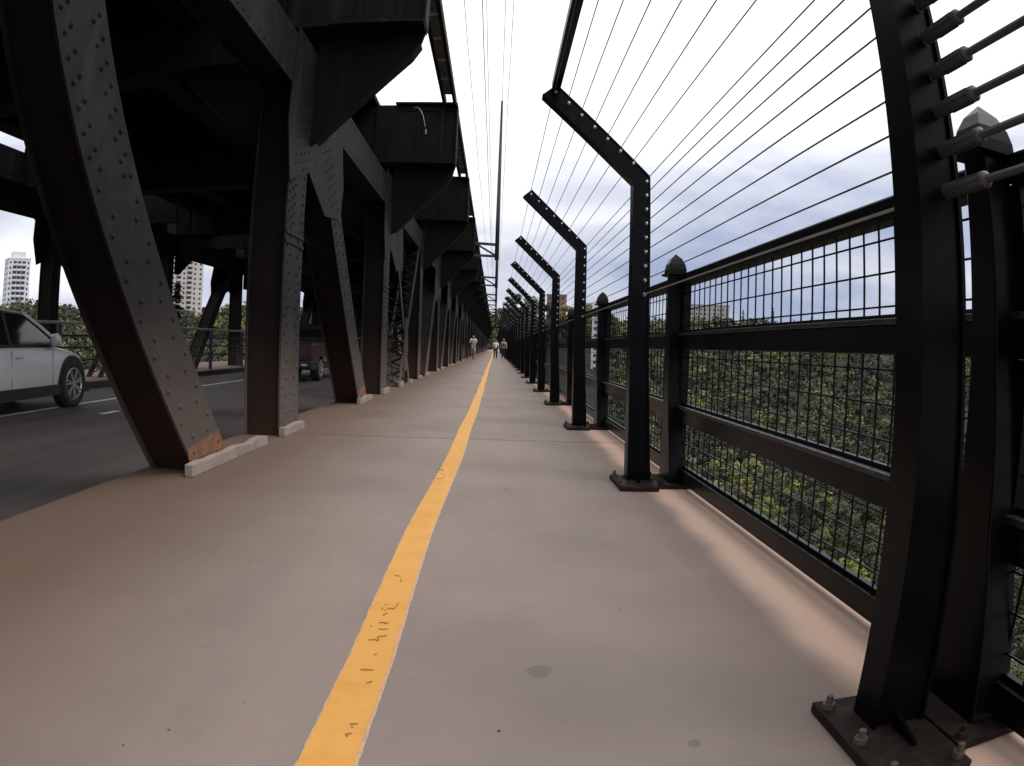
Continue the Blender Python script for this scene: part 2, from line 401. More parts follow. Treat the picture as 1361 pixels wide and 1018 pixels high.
def make_xbrace(root, mirror=False, k0=1):
    """crossing laced members of a mid-span panel"""
    mx_ = (lambda x: XM - x) if mirror else (lambda x: x)
    ym = 7.6 + L * (k0 + .5); objs = []
    for sgn in (-1, 1):
        Y = lambda z, o: ym - sgn * .05 + sgn * (z - 1.0) / SL + o
        mb = MB()
        for x0, x1 in ((XO - .02, XO), (XI, XI + .02)):
            a0, a1 = sorted((mx_(x0 + (.003 if sgn > 0 else 0)), mx_(x1 + (.003 if sgn > 0 else 0))))
            mb.prism([(Y(-.5, -.15), -.5), (Y(-.5, .15), -.5), (Y(4, .15), 4), (Y(4, -.15), 4)], 0, a0, a1)
        d = mb.build('diagonal', m_steel, root)
        lc = MB(); z = -.1; fl = 0
        while z < 3.9:
            for off in (-.13,):
                xa, xb = (XO - .03, XI + .03) if fl % 2 else (XI + .03, XO - .03)
                lc.bar((mx_(xa), Y(z, off), z), (mx_(xb), Y(z + .16, off), z + .16), .045, .012, up=(0, 1, -1))
            z += .16; fl += 1
        lc.build('lacing_bar', m_steel_in, d, kind='stuff')
        objs.append(d)
    gx = sorted((mx_(XO + .004), mx_(XO + .02)))
    g = MB().prism([(ym - .22, .35), (ym + .22, .35), (ym + .42, 1.0), (ym + .22, 1.65), (ym - .22, 1.65), (ym - .42, 1.0)], 0, *gx).build('gusset_plate', m_steel, root)
    objs.append(g)
    return objs
def make_gusset(root, mirror=False, flip=False):
    mx_ = (lambda x: XM - x) if mirror else (lambda x: x)
    my = (lambda y: 15.2 - y) if flip else (lambda y: y)
    p = [(7.22, 2.72), (7.97, 2.98), (8.85, 2.62), (9.75, 2.72), (9.85, 3.2), (9.35, 4.45), (7.0, 4.45), (7.0, 3.3)]
    a = sorted((mx_(XO + .002), mx_(XO + .018)))
    g = MB().prism([(my(y), z) for y, z in p], 0, *a).build('gusset_plate', m_steel, root)
    if not mirror:
        rv = MB()
        for yy0, nn in ((7.3, 4),):
            for i in range(nn):
                for j in range(9): rv.dome((XO + .018, my(yy0 + .085 + i * .16), 2.95 + j * .1 + (i % 2) * .05), (1, 0, 0), .016)
        for i in range(4):
            for j in range(11):
                z = 2.8 + j * .1 + (i % 2) * .05
                y_ = 9.16 - (z - 2.8) / SL + i * .15
                rv.dome((XO + .018, my(y_), z), (1, 0, 0), .016)
        rv.build('rivet', m_steel, g, kind='stuff')
    return g
def make_chord(root, mirror=False):
    mx_ = (lambda x: XM - x) if mirror else (lambda x: x)
    a = sorted((mx_(XI + .02), mx_(XO - .02)))
    c = MB().box(*a, 7.6 + .004, 7.6 + L, 3.83, 4.32).build('chord', m_steel_in, root)
    f = MB()
    for x0, x1 in ((XO - .02, XO), (XI, XI + .02)):
        b = sorted((mx_(x0), mx_(x1))); f.box(*b, 7.6 + .004, 7.6 + L, 3.78, 4.36)
    f.build('flange_plate', m_steel, c)
    if not mirror:
        rv = MB()
        for z in (3.85, 4.29):
            yy = 9.9
            while yy < 7.6 + L - .5: rv.dome((XO, yy, z), (1, 0, 0), .016); yy += .16
        rv.build('rivet', m_steel, c, kind='stuff')
    return c
def diag_kind(k):
    """which way the diagonal beside column k runs: A before the column, B after it"""
    m = k % 9
    return 'A' if m in (0, 1, 7, 8) else 'B'
for root, mir, kmax, w in ((truss, False, NP, (7.25, 7.95)), (far, True, NP, (7.4, 7.8))):
    col0 = make_column(root, mir, *w)
    dA = make_diag(root, mir, 5.39, -1, .36 if not mir else .24)
    dB = make_diag(root, mir, 9.81, 1, .36 if not mir else .24)
    gA = make_gusset(root, mir, False); gB = make_gusset(root, mir, True)
    ch = make_chord(root, mir)
    dB.location.y = 2 * L; gB.location.y = 3 * L
    dBb = dB
    for k in range(-2, kmax):
        o = (0, k * L, 0)
        if k != 0:
            dup_part(col0, root, o); dup_part(ch, root, o)
            if diag_kind(k) == 'A':
                dup_part(dA, root, o)
                if k >= 0 and (diag_kind(k + 1) == 'A' or k % 9 == 1): dup_part(gA, root, o)
            elif k != 2:
                n = dup_part(dB, root, (0, (k - 2) * L, 0))
            if diag_kind(k) == 'B' and k not in (2, 3) and k % 9 != 2:
                dup_part(gB, root, (0, (k - 3) * L, 0))
    xs = make_xbrace(root, mir, 1)
    for j in (1, 2):
        for x in xs: dup_part(x, root, (0, 9 * L * j, 0))

# ------------------------------------------------------------------ concrete collars at the feet of the near truss
def collar(y0, y1, h, label):
    mb = MB()
    n = max(3, int((y1 - y0) / .16)); rr = random.Random(int(y0 * 100))
    top = [(y0 + (y1 - y0) * i / n, h + rr.uniform(-.012, .012)) for i in range(n + 1)]
    mb.prism([(y0, .001)] + top + [(y1, .001)], 0, XO + .003, XO + .07)
    o = mb.build('concrete_collar', m_collar, bevel=.006)
    tag(o, label, 'concrete collar', 'pale concrete collars along the foot of the truss'); return o
for k in range(0, NP):
    o = k * L
    nth = ordinal(k + 1)
    if diag_kind(k) == 'A': a, b = 4.80 + o, (6.62 + o if k == 0 else 5.95 + o)
    else: a, b = 9.25 + o, 10.3 + o
    far_l = 'small pale concrete collar under the far members of the truss, too distant to tell apart'
    collar(a, b, .095, ('long pale concrete collar under the nearest slanting member, below the orange rust' if k == 0 else 'pale concrete collar at the foot of the %s slanting member from the camera' % nth) if k < 8 else far_l)
    collar(7.2 + o, 7.99 + o, .095, ('pale concrete collar at the foot of the %s upright column from the camera' % nth) if k < 8 else far_l)
for yy, q in ((16.7, 'nearer'), (18.5, 'farther')):
    collar(yy - .28, yy + .3, .105, 'pale concrete collar under the %s leg of the first crossed members' % q)

# ------------------------------------------------------------------ upper deck
deck = thing('upper_deck', 'dark rail deck carried on plate girders above the road', 'upper deck', (-6.5, 0, 4.8))
def beam_mesh(mx_):
    mb = MB()
    def bx(x0, x1, *a):
        p, q_ = sorted((mx_(x0), mx_(x1))); mb.box(p, q_, *a)
    bx(-2.66, -.97, 7.72, 8.0, 4.79, 6.06)
    bx(-2.08, -.95, 7.60, 8.03, 4.755, 4.787)
    bx(-2.25, -.95, 7.62, 8.06, 6.063, 6.10)
    bx(-.968, -.94, 7.66, 8.04, 4.79, 6.06)
    for x in (-1.25, -1.75): bx(x - .04, x + .04, 7.69, 7.718, 4.80, 6.05)
    for z in (4.86, 5.98): bx(-2.05, -.97, 7.70, 7.717, z - .055, z + .055)
    return mb
def knee_mesh(mx_):
    P = [(-2.245, 3.28), (-2.16, 3.34), (-1.105, 4.41), (-1.0, 4.58), (-.95, 4.753), (-2.245, 4.753)]
    mb = MB().prism([(mx_(x), z) for x, z in P], 1, 7.93, 7.96)
    for (x0, z0), (x1, z1) in zip(P[1:3], P[2:4]):
        mb.bar((mx_(x0), 7.945, z0 - .012), (mx_(x1), 7.945, z1 - .012), .20, .022, up=(0, 1, 0) if False else (0, 0, 1))
    return mb
protos = []
idm = lambda x: x; mm_ = lambda x: XM - x
b1 = beam_mesh(idm).build('bracket_beam', m_steel_up, deck)
knee_mesh(idm).build('knee_plate', m_steel_in, b1)
rv = MB()
for z in (4.83, 4.89, 5.95, 6.01):
    x = -2.0
    while x < -1.0: rv.dome((x, 7.70, z), (0, -1, 0), .014, n=5); x += .1
rv.build('rivet', m_steel_up, b1, kind='stuff')
b2 = beam_mesh(mm_).build('bracket_beam', m_steel_up, deck)
knee_mesh(mm_).build('knee_plate', m_steel_in, b2)
fb = MB().box(XM - XI + .01, XI - .01, 7.74, 7.96, 4.35, 6.0)
for z in (4.33, 5.985): fb.box(XM - XI + .01, XI - .01, 7.62, 8.1, z, z + .03) if z < 5 else None
for i in range(8): fb.box(-9.9 + i * .98 - .04, -9.9 + i * .98 + .04, 7.70, 7.758, 4.37, 5.98)
for sx, x0 in ((-1, XI), (1, XM - XI)):
    fb.prism([(x0 + sx * .01, 3.1), (x0 + sx * .12, 3.1), (x0 + sx * 1.25, 4.2), (x0 + sx * 1.7, 4.33), (x0 + sx * .01, 4.33)], 1, 7.83, 7.87)
    fb.bar((x0 + sx * .12, 7.85, 3.09), (x0 + sx * 1.25, 7.85, 4.19), .24, .03)
fb = fb.build('floor_beam', m_steel_up, deck)
st = []
for x in (-9.2, -7.9, -5.2, -3.9):
    st.append(MB().box(x - .06, x + .06, 8.12, 7.60 + L, 4.95, 6.0).box(x - .2, x + .2, 8.12, 7.60 + L, 4.92, 4.949).build('stringer', m_steel_up, deck))
dp = MB().box(XM - XI, XI, 7.86 + .004, 7.86 + L, 6.11, 6.2).build('deck_plate', m_steel_up, deck)
eg = MB().box(XM + .93, XM + .97, 8.04, 7.70 + L, 4.85, 5.72).box(XM + .85, XM + 1.05, 8.04, 7.70 + L, 4.82, 4.849).build('edge_girder', m_steel_up, deck)
def walk(mx_):
    mb = MB()
    for x in (-1.215, -1.0):
        p, q_ = sorted((mx_(x - .03), mx_(x + .03))); mb.box(p, q_, 7.86 + .21, 7.86 + L - .21, 6.0, 6.16)
    w = mb.build('edge_angle', m_steel_up, deck)
    y_ = 7.86 + .25
    pm = None
    while y_ < 7.86 + L - .9:
        p, q_ = sorted((mx_(-1.18), mx_(-1.03)))
        MB().box(p, q_, y_, y_ + .82, 6.01, 6.10).build('plank', m_tie, w); y_ += .93
    return w
w1, w2 = walk(idm), walk(mm_)
for k in range(-2, NP):
    if k == 0: continue
    o = (0, k * L, 0)
    dup_part(b1, deck, o); dup_part(dp, deck, o)
    if k < 18: dup_part(b2, deck, o); dup_part(fb, deck, o); dup_part(eg, deck, o)
    if k < 12:
        dup_part(w2, deck, o)
        for q_ in st: dup_part(q_, deck, o)
    dup_part(w1, deck, o)
# bracing strut between the chord and the outer deck edge seen against the sky
cd = MB().tube([(-1.86, 14.36, 5.98), (-1.80, 14.34, 6.0), (-1.72, 14.33, 5.93), (-1.66, 14.33, 5.80), (-1.63, 14.33, 5.68), (-1.60, 14.33, 5.55)], .008, 6)
cd.lathe((-1.59, 14.33, 5.50), (.1, 0, -1), [(.008, 0), (.018, .02), (.018, .10), (.006, .12)], 8)
tag(cd.build('hanging_cable', m_galv), 'loose pale cable hanging on the second bracket girder', 'cable')

# ------------------------------------------------------------------ overhead line: poles on the upper deck, wires
pole = thing('overhead_line_pole', 'tallest dark steel pole bracketed to the outer edge of the upper deck', 'pole', (-.05, 27.86, 4.5), 'overhead line poles along the upper deck')
MB().tube([(-.05, 27.86, 4.45), (-.05, 27.86, 6.2), (-.05, 27.86, 11.05)], [.09, .085, .045], 10).build('shaft', m_pole, pole, smooth=True)
MB().bar((-.95, 27.86, 5.1), (-.05, 27.86, 5.06), .1, .1).build('bracket_arm', m_pole, pole)
MB().bar((-.95, 27.86, 4.62), (-.05, 27.86, 4.6), .1, .09).build('bracket_arm', m_pole, pole)
MB().bar((-.9, 27.86, 5.08), (-.08, 27.86, 4.62), .07, .07).build('bracket_brace', m_pole, pole)
for i, k in enumerate((2, 4, 6, 8, 10)):
    dup(pole, (-.05, 27.86 + L * k, 4.5), '%s dark steel pole bracketed to the upper deck, behind the tallest one' % ordinal(i + 2))
for i, (x, z, q) in enumerate(((-1.11, 10.0, 'leftmost'), (-.64, 10.0, 'second from the left'), (-.53, 10.0, 'middle'), (-.04, 10.0, 'fourth from the left'), (.17, 10.0, 'rightmost'))):
    pts = []
    for j in range(0, 40):
        yy = -12 + j * 5.2
        sag = .10 * math.cos((yy - 27.86) / (2 * L) * 2 * math.pi)
        pts.append((x, yy, z + sag))
    tag(MB().tube(pts, .009 if i not in (1,) else .013, 5).build('overhead_wire', m_wire), '%s of the five thin overhead wires above the upper deck' % q, 'wire', 'overhead wires')

# ------------------------------------------------------------------ cable barrier on the right
PS, P0 = 3.75, 1.45                         # post spacing, near face of the first post
NPOST = 46
def post_outline():
    # inner (path side) edge up, arm out over the path, back down the outer edge
    return [(1.034, .03), (1.013, 1.15), (1.012, 2.285), (.305, 2.955), (.395, 3.03), (1.118, 2.331), (1.135, 1.0), (1.19, .03)]
bp_ = thing('barrier_post', 'nearest black bent barrier post filling the right edge, with thick cable ends', 'barrier post', (1.09, P0, 0), 'black bent posts of the cable barrier')
O = post_outline()
web = MB().prism(O, 1, P0 + .012, P0 + .118)
T = .012
def flange(pts, out):
    mb = MB()
    for p, q_ in zip(pts[:-1], pts[1:]):
        a, b = Vector((p[0], 0, p[1])), Vector((q_[0], 0, q_[1]))
        n = (b - a).cross(Vector((0, 1, 0))).normalized() * out
        v = [a, b, b + n * T, a + n * T]
        mb.add([(c.x, P0, c.z) for c in v] + [(c.x, P0 + .13, c.z) for c in v], [(0, 1, 2, 3), (7, 6, 5, 4), (0, 4, 5, 1), (1, 5, 6, 2), (2, 6, 7, 3), (3, 7, 4, 0)])
    return mb
web.build('post_web', m_black, bp_)
flange(O[0:4], 1).build('post_flange', m_black, bp_)
flange(O[4:8], 1).build('post_flange', m_black, bp_)
MB().prism([(.925, P0 - .28), (1.21, P0 - .28), (1.21, P0 + .22), (.925, P0 + .22)], 2, .004, .034).build('base_plate', m_grime, bp_, bevel=.003)
for x, yy in ((.955, P0 + .17), (.955, P0 - .05), (.955, P0 - .24), (1.18, P0 - .24)):
    mb = MB().lathe((x, yy, .034), (0, 0, 1), [(.021, 0), (.021, .018), (.0, .018)], 6)
    mb.lathe((x, yy, .034), (0, 0, 1), [(.011, .018), (.011, .042), (0, .044)], 8)
    mb.build('anchor_bolt', m_bolt, bp_)
MB().prism([(P0 - .002, .035), (P0 - .13, .035), (P0 - .13, .05), (P0 - .002, .085)], 0, 1.085, 1.097).build('stiffener', m_black, bp_)
# cable heights on the upright and places on the arm
CAB = [(1.09, 1.43 + .108 * i) for i in range(9)] + [(.985, 2.43), (.885, 2.52), (.785, 2.61), (.685, 2.70), (.585, 2.79), (.485, 2.885), (.385, 2.975)]
nut = MB()
for x, z in CAB: nut.dome((x + .012, P0 + .012, z), (0, -1, 0), .0165, .022, 6)
nut.build('cable_nut', m_nut, bp_, kind='stuff')
names = []
for k in range(1, NPOST):
    lab = ('%s black bent barrier post from the camera, its arm leaning in over the path' % ordinal(k + 1)) if k < 9 else 'far black bent barrier post merging into the dark row toward the end of the path'
    dup(bp_, (1.09, P0 + PS * k, 0), lab)
for i, (x, z) in enumerate(CAB):
    pts = [(x, P0 + .13, z)] + [(x, P0 + PS * j + .065, z) for j in range(1, 30)]
    q = ordinal(i + 1)
    c = MB().tube(pts, .0034 if i else .0055, 5).build('barrier_cable', m_cable if i else m_galv)
    tag(c, 'thin %s strung along the barrier posts, %s' % ('steel cable', 'lowest, lying against the top rail' if i == 0 else ('topmost at the arm tips' if i == 15 else '%s from the bottom' % q)), 'cable', 'cables of the barrier')
    f = MB().lathe((x, P0, z), (0, -1, 0), [(.012, -.002), (.020, .004), (.020, .06)], 12)
    # ribbed swage fitting, then the thick rod that runs past the camera
    prof = [(.0185, .06)]
    f.lathe((x, P0, z), (0, -1, 0), [(.0165, .06), (.0175, .16), (.021, .166), (.021, .182), (.0125, .19)], 12)
    for a in range(6):
        t = a * math.pi / 3
        f.bar((x + .0175 * math.cos(t), P0 - .062, z + .0175 * math.sin(t)), (x + .0175 * math.cos(t), P0 - .16, z + .0175 * math.sin(t)), .006, .006)
    f.tube([(x, P0 - .185, z), (x, P0 - .9, z), (x, -2.5, z)], .0105, 8)
    f.build('cable_end_fitting', m_cable, c)
sb = MB().box(.365, .43, P0 + .13, P0 + PS, 2.985, 3.045)
tag(sb.build('tie_bar', m_black), 'straight black bar joining the arm tips of the two nearest barrier posts', 'tie bar')

# ------------------------------------------------------------------ railing with mesh infill
rp_ = thing('railing_post', 'nearest square railing post with pointed cap, half hidden behind the near barrier post', 'railing post', (1.37, 1.5875, 0), 'capped posts of the mesh railing')
x0, x1, y0, y1 = 1.32, 1.42, 1.53, 1.645
cx, cy = 1.37, 1.5875
def rr_(e, z): return [(x0 + e * .1, y0 - e * 5.5, z), (x1 + e * 1.5, y0 - e * 5.5, z), (x1 + e * 1.5, y1 + e, z), (x0 + e * .1, y1 + e, z)]
MB().loft([rr_(.034, .03), rr_(.030, .12), rr_(.010, .55), rr_(.002, 1.0), rr_(0, 1.60)]).build('shaft', m_black, rp_, bevel=.006)
capm = MB()
def ring(h, z): return [(cx - h, cy - h, z), (cx + h, cy - h, z), (cx + h, cy + h, z), (cx - h, cy + h, z)]
capm.loft([ring(.062, 1.59), ring(.090, 1.600), ring(.090, 1.612), ring(.071, 1.618), ring(.070, 1.645), ring(.061, 1.685), ring(.040, 1.728), ring(.003, 1.765)])
capm.build('cap', m_black, rp_)
MB().box(1.225, 1.50, 1.27, 1.75, .004, .032).build('base_plate', m_grime, rp_, bevel=.003)
for px, py in ((1.25, 1.30), (1.25, 1.71)):
    MB().lathe((px, py, .032), (0, 0, 1), [(.02, 0), (.02, .02), (.009, .021), (.009, .04), (0, .041)], 6).build('anchor_bolt', m_grime, rp_)
for k in range(1, NPOST):
    lab = ('%s square railing post with pointed cap from the camera' % ordinal(k + 1)) if k < 7 else 'far capped railing post lost among the dark row of barrier posts'
    dup(rp_, (1.37, 1.5875 + PS * k, 0), lab)
pn = thing('mesh_railing', 'nearest mesh railing section, between the near and second posts, with trees showing through', 'railing panel', (1.45, 3.4, 0), 'mesh panels of the railing')
ya, yb = y1 + .004, y0 + PS - .004
XP = 1.44
MB().box(XP - .05, XP + .05, ya, yb, 1.518, 1.604).build('top_rail', m_black, pn, bevel=.01)
r0 = MB().box(XP - .045, XP + .045, ya, yb, 1.03, 1.135).build('middle_rail', m_black, pn, bevel=.004); MB().box(XP - .06, XP + .06, ya, yb, 1.135 + .001, 1.158).build('cap_strip', m_railtop, r0, bevel=.003)
r0 = MB().box(XP - .045, XP + .045, ya, yb, 0.48, 0.585).build('lower_rail', m_black, pn, bevel=.004); MB().box(XP - .06, XP + .06, ya, yb, 0.585 + .001, 0.608).build('cap_strip', m_railtop, r0, bevel=.003)
MB().box(XP - .045, XP + .045, ya, yb, .05, .145).build('bottom_rail', m_black, pn, bevel=.004)
r_ = .0034
for za, zb in ((1.159, 1.517), (.609, 1.029), (.146, .479)):
    mb = MB(); n = 29
    for i in range(1, n):
        yy = ya + (yb - ya) * i / n
        mb.box(XP - r_, XP + r_, yy - r_, yy + r_, za, zb)
    for z in ((1.458, 1.333, 1.207) if za > 1 else ((.973, .845, .715) if za > .5 else (.451, .338, .22))):
        mb.box(XP - 3 * r_, XP - r_ - .0002, ya, yb, z - r_, z + r_)
    for a, b, c, d in ((ya, ya + .02, za, zb), (yb - .05, yb, za, zb)): mb.box(XP - .03, XP + .03, a, b, c, d)
    mb.box(XP - .0125, XP + .0125, ya + .021, yb - .051, za, za + .018)
    mb.build('wire_mesh', m_black, pn, kind='stuff')
for k in range(-1, NPOST - 1):
    if k == 0: continue
    lab = 'mesh railing section behind the near barrier post at the right edge of the view' if k == -1 else (('%s mesh railing section from the camera' % ordinal(k + 1)) if k < 6 else 'far mesh railing section hidden among the dark row of posts')
    dup(pn, (1.45, 3.4 + PS * k, 0), lab)

# ------------------------------------------------------------------ guard rail across the road
gr = thing('guard_rail', 'grey tube guard rail along the far side of the road', 'guard rail', (-9.9, 0, 0))
for z, r__ in ((1.37, .035), (1.08, .025), (.80, .025), (.50, .025)):
    MB().tube([(-9.9, 2, z), (-9.9, 110, z)], r__, 8).build('rail', m_galv if z > 1.3 else m_pole, gr)
for i in range(34):
    p = MB().box(-9.95, -9.86, 4.2 + 3.2 * i, 4.3 + 3.2 * i, 0, 1.34).build('post', m_pole, gr) if i == 0 else p
    if i: dup_part(p, gr, (0, 3.2 * i, 0)) if i == 1 else dup_part(p, gr, (0, 3.2 * i, 0))

# ------------------------------------------------------------------ valley: terrain, woods
def smooth(a, b, x):
    t = np.clip((x - a) / (b - a), 0, 1); return t * t * (3 - 2 * t)
def ground_z(x, y):
    x = np.asarray(x, float); y = np.asarray(y, float)
    d = np.hypot(x * .95, np.maximum(y, 0) + .25 * np.maximum(-y, 0))
    z = -40 + 49.5 * smooth(150, 430, d) + 1.6 * np.sin(x * .045 + y * .02) + 1.2 * np.sin(y * .061 - x * .03) + .02 * np.maximum(d - 430, 0)
    near = (np.abs(x + 6) < 22) & (y < 345)
    return np.where(near, np.minimum(z, -3.0), z)
gx = np.concatenate([np.arange(-700, -60, 16), np.arange(-60, 60, 6), np.arange(60, 900, 16)])
gy = np.concatenate([np.arange(-200, 0, 20), np.arange(0, 420, 9), np.arange(420, 2600, 60)])
X, Y = np.meshgrid(gx, gy)
Z = ground_z(X, Y)
nx, ny = len(gx), len(gy)
V = np.stack([X, Y, Z], -1).reshape(-1, 3)
F = [(j * nx + i, j * nx + i + 1, (j + 1) * nx + i + 1, (j + 1) * nx + i) for j in range(ny - 1) for i in range(nx - 1)]
m_ground = mat('woodland floor', (0.026, 0.030, 0.016), .95, noise=(.1, (0.040, 0.040, 0.022), .4, .65), wear=[(.9, (0.018, 0.021, 0.012), .45, .6), (2.6, (0.075, 0.078, 0.035), .58, .68)])
t_ = MB(); t_.v = [tuple(p) for p in V.tolist()]; t_.f = F
t_.build('river_valley', m_ground, smooth=True)['kind'] = 'structure'

def leaf_mat(name, cols):
    m = bpy.data.materials.new(name); m.use_nodes = True
    t = m.node_tree; b = t.nodes['Principled BSDF']; b.inputs['Roughness'].default_value = .7; b.inputs['Specular IOR Level'].default_value = .25
    at = t.nodes.new('ShaderNodeAttribute'); at.attribute_name = 'tint'
    r = t.nodes.new('ShaderNodeValToRGB')
    el = r.color_ramp.elements
    el[0].position = 0; el[0].color = (*cols[0], 1); el[1].position = 1; el[1].color = (*cols[-1], 1)
    for i, c in enumerate(cols[1:-1]):
        e_ = el.new((i + 1) / (len(cols) - 1)); e_.color = (*c, 1)
    t.links.new(at.outputs['Fac'], r.inputs[0]); t.links.new(r.outputs[0], b.inputs['Base Color'])
    return m
m_leaf = leaf_mat('mixed leaves', [(0.020, 0.026, 0.017), (0.054, 0.061, 0.033), (0.104, 0.110, 0.050), (0.185, 0.190, 0.056)])
m_lime = leaf_mat('lime leaves', [(0.10, 0.12, 0.022), (0.17, 0.18, 0.03)])
m_needle = leaf_mat('dark needles', [(0.016, 0.022, 0.014), (0.032, 0.042, 0.024)])
m_bark = mat('bark', (0.075, 0.06, 0.05), .9, noise=((6, 6, 1), (0.045, 0.036, 0.03), .4, .65), bump=(14, .5))

def leaf_cloud(rng, n, h, w, size, base=.25, clumps=14):
    """n leaf sprays scattered in clumps through a crown; returns verts (4n,3), per-leaf tint offset"""
    cz = base * h + (h * (1 - base)) * rng.beta(1.5, 1.3, clumps)
    rel = (cz - base * h) / (h * (1 - base))
    rad = w * .5 * np.sqrt(np.clip(1 - (2 * rel - .85) ** 2 * .75, .06, 1)) * rng.uniform(.15, 1.0, clumps) ** .6
    an = rng.uniform(0, 2 * np.pi, clumps)
    cc_ = np.stack([rad * np.cos(an), rad * np.sin(an), cz], 1)
    cs = rng.uniform(.14, .28, clumps) * w
    k = rng.integers(0, clumps, n)
    d = rng.normal(size=(n, 3)); d /= np.linalg.norm(d, axis=1)[:, None]
    p = cc_[k] + d * (cs[k] * rng.uniform(.45, 1.05, n) ** .6)[:, None] * np.array([1, 1, .75])
    nrm = d * 1.25 + np.array([0, 0, .65]) + rng.normal(size=(n, 3)) * .34; nrm /= np.linalg.norm(nrm, axis=1)[:, None]
    a = np.cross(nrm, rng.normal(size=(n, 3))); a /= np.linalg.norm(a, axis=1)[:, None]; b = np.cross(nrm, a)
    s_ = size * rng.uniform(.55, 1.25, n)[:, None]
    q = np.stack([p - a * s_ - b * s_ * .6, p + a * s_ * .8 - b * s_ * .7, p + a * s_ + b * s_ * .6, p - a * s_ * .7 + b * s_ * .75], 1)
    return q.reshape(-1, 3), rng.uniform(-.12, .12, clumps)[k] + rng.uniform(-.08, .08, n)
def leaf_object(name, V, tint, m, parent=None):
    n = len(V) // 4
    me = bpy.data.meshes.new(name)
    me.vertices.add(4 * n); me.vertices.foreach_set('co', V.astype(np.float32).ravel())
    me.loops.add(4 * n); me.loops.foreach_set('vertex_index', np.arange(4 * n, dtype=np.int32))
    me.polygons.add(n); me.polygons.foreach_set('loop_start', np.arange(n, dtype=np.int32) * 4)
    me.update(calc_edges=True)
    at = me.attributes.new('tint', 'FLOAT', 'FACE'); at.data.foreach_set('value', tint.astype(np.float32))
    me.materials.append(m); me.validate()
    o = bpy.data.objects.new(name, me); COL.objects.link(o)
    if parent: o.parent = parent
    return o
rng = np.random.default_rng(11)
def tree_proto(h, w, nleaf, size, m, label, base=.25, tint=.45, group=None, loc=(0, 0, 0)):
    t = thing('deciduous_tree', label, 'tree', loc, group)
    V_, tn = leaf_cloud(rng, nleaf, h, w, size, base, 22)
    c = leaf_object('crown', V_, np.clip(tn + tint, 0, 1), m, t)
    tb = MB().tube([(0, 0, -.5), (.1, .05, h * .3), (-.05, .1, h * .6), (0, 0, h * .9)], [h * .018, h * .014, h * .009, .02], 7)
    for k in range(7):
        a = k * 2.4; z0 = h * (.3 + .07 * k)
        tb.tube([(0, 0, z0), (math.cos(a) * w * .2, math.sin(a) * w * .2, z0 + h * .1), (math.cos(a) * w * .38, math.sin(a) * w * .38, z0 + h * .17)], [h * .008, h * .005, .015], 5)
    o = tb.build('trunk', m_bark, None); o.parent = t; o.location = (0, 0, 0)
    return t
LAB = ['dull green leafy tree in the valley woods seen through the mesh railing', 'bright yellow green leafy tree in the valley woods seen through the mesh railing', 'dark olive leafy tree in the valley woods seen through the mesh railing']
protos_t = []
for i in range(7):
    tint = (.45, .25, .62, .12, .95, .36, .78)[i]
    lab = LAB[1] if tint > .7 else (LAB[2] if tint < .4 else LAB[0])
    protos_t.append((tree_proto(rng.uniform(9, 12), rng.uniform(5.5, 7.5), 3000, .22, m_leaf, lab, .18, tint, 'valley woods below the railing', (0, 0, -100)), lab))
used = set()
def put_tree(x, y, z, which, sc_, rot, label=None):
    t, lab = protos_t[which]
    if which not in used: used.add(which); n = t; n.location = (x, y, z)
    else: n = dup(t, (x, y, z), lab)
    n.scale = (sc_, sc_, sc_ * rng.uniform(.9, 1.1)); n.rotation_euler = (0, 0, rot)
    if label: n['label'] = label; n['group'] = ''
    return n
# valley trees to the right, nearest first
cand = []
while len(cand) < 7000:
    a = math.radians(rng.uniform(9, 58)); r = 44 + 420 * rng.uniform() ** .62
    x, y = r * math.sin(a), r * math.cos(a)
    if x < 15: continue
    cand.append((r, x, y))
cand.sort()
kept = []; cell = {}
for r, x, y in cand:
    gap = 5.6 + r * .009
    ok = True
    ci, cj = int(x // 8), int(y // 8)
    for i in (-1, 0, 1):
        for j in (-1, 0, 1):
            for (u, v) in cell.get((ci + i, cj + j), ()):
                if (u - x) ** 2 + (v - y) ** 2 < gap * gap: ok = False
    if ok: cell.setdefault((ci, cj), []).append((x, y)); kept.append((r, x, y))
near_t, far_t = kept[:170], kept[170:]
for r, x, y in near_t:
    put_tree(x, y, float(ground_z(x, y)) - .4, int(rng.integers(0, 7)), rng.uniform(.7, 1.15), rng.uniform(0, 6.28))
def wood(name, label, pts, nl, m):
    VV, TT = [], []
    for r, x, y in pts:
        h = rng.uniform(7.5, 12.5); w = h * rng.uniform(.75, 1.0)
        n = int(nl * (1.0 if r < 240 else .65)); 
        v, tn = leaf_cloud(rng, n, h, w, .26 + r * .0010, .08, 11)
        v = v + np.array([x, y, float(ground_z(x, y)) - .4])
        if r < 330 and x > 0:
            for _ in range(2):
                ox, oy = rng.uniform(-4, 4, 2)
                bv, bt = leaf_cloud(rng, 90, rng.uniform(2, 4), rng.uniform(3.5, 5), .30 + r * .0008, .0, 6)
                VV.append(bv + np.array([x + ox, y + oy, float(ground_z(x + ox, y + oy)) - .3])); TT.append(np.clip(bt + rng.uniform(.1, .5), 0, 1))
        VV.append(v); TT.append(np.clip(tn + rng.choice([.08, .25, .42, .62, .85], p=[.16, .26, .26, .20, .12]), 0, 1))
    o = leaf_object(name, np.concatenate(VV), np.concatenate(TT), m)
    o['kind'] = 'stuff'; o['label'] = label
    return o
print('trees', len(near_t), len(far_t))
under = [(r, x + rng.uniform(-3, 3), y + rng.uniform(-3, 3)) for r, x, y in near_t]
wood('woods', 'dense green woods on the valley slope beyond the railing', far_t, 330, m_leaf)
lp = []
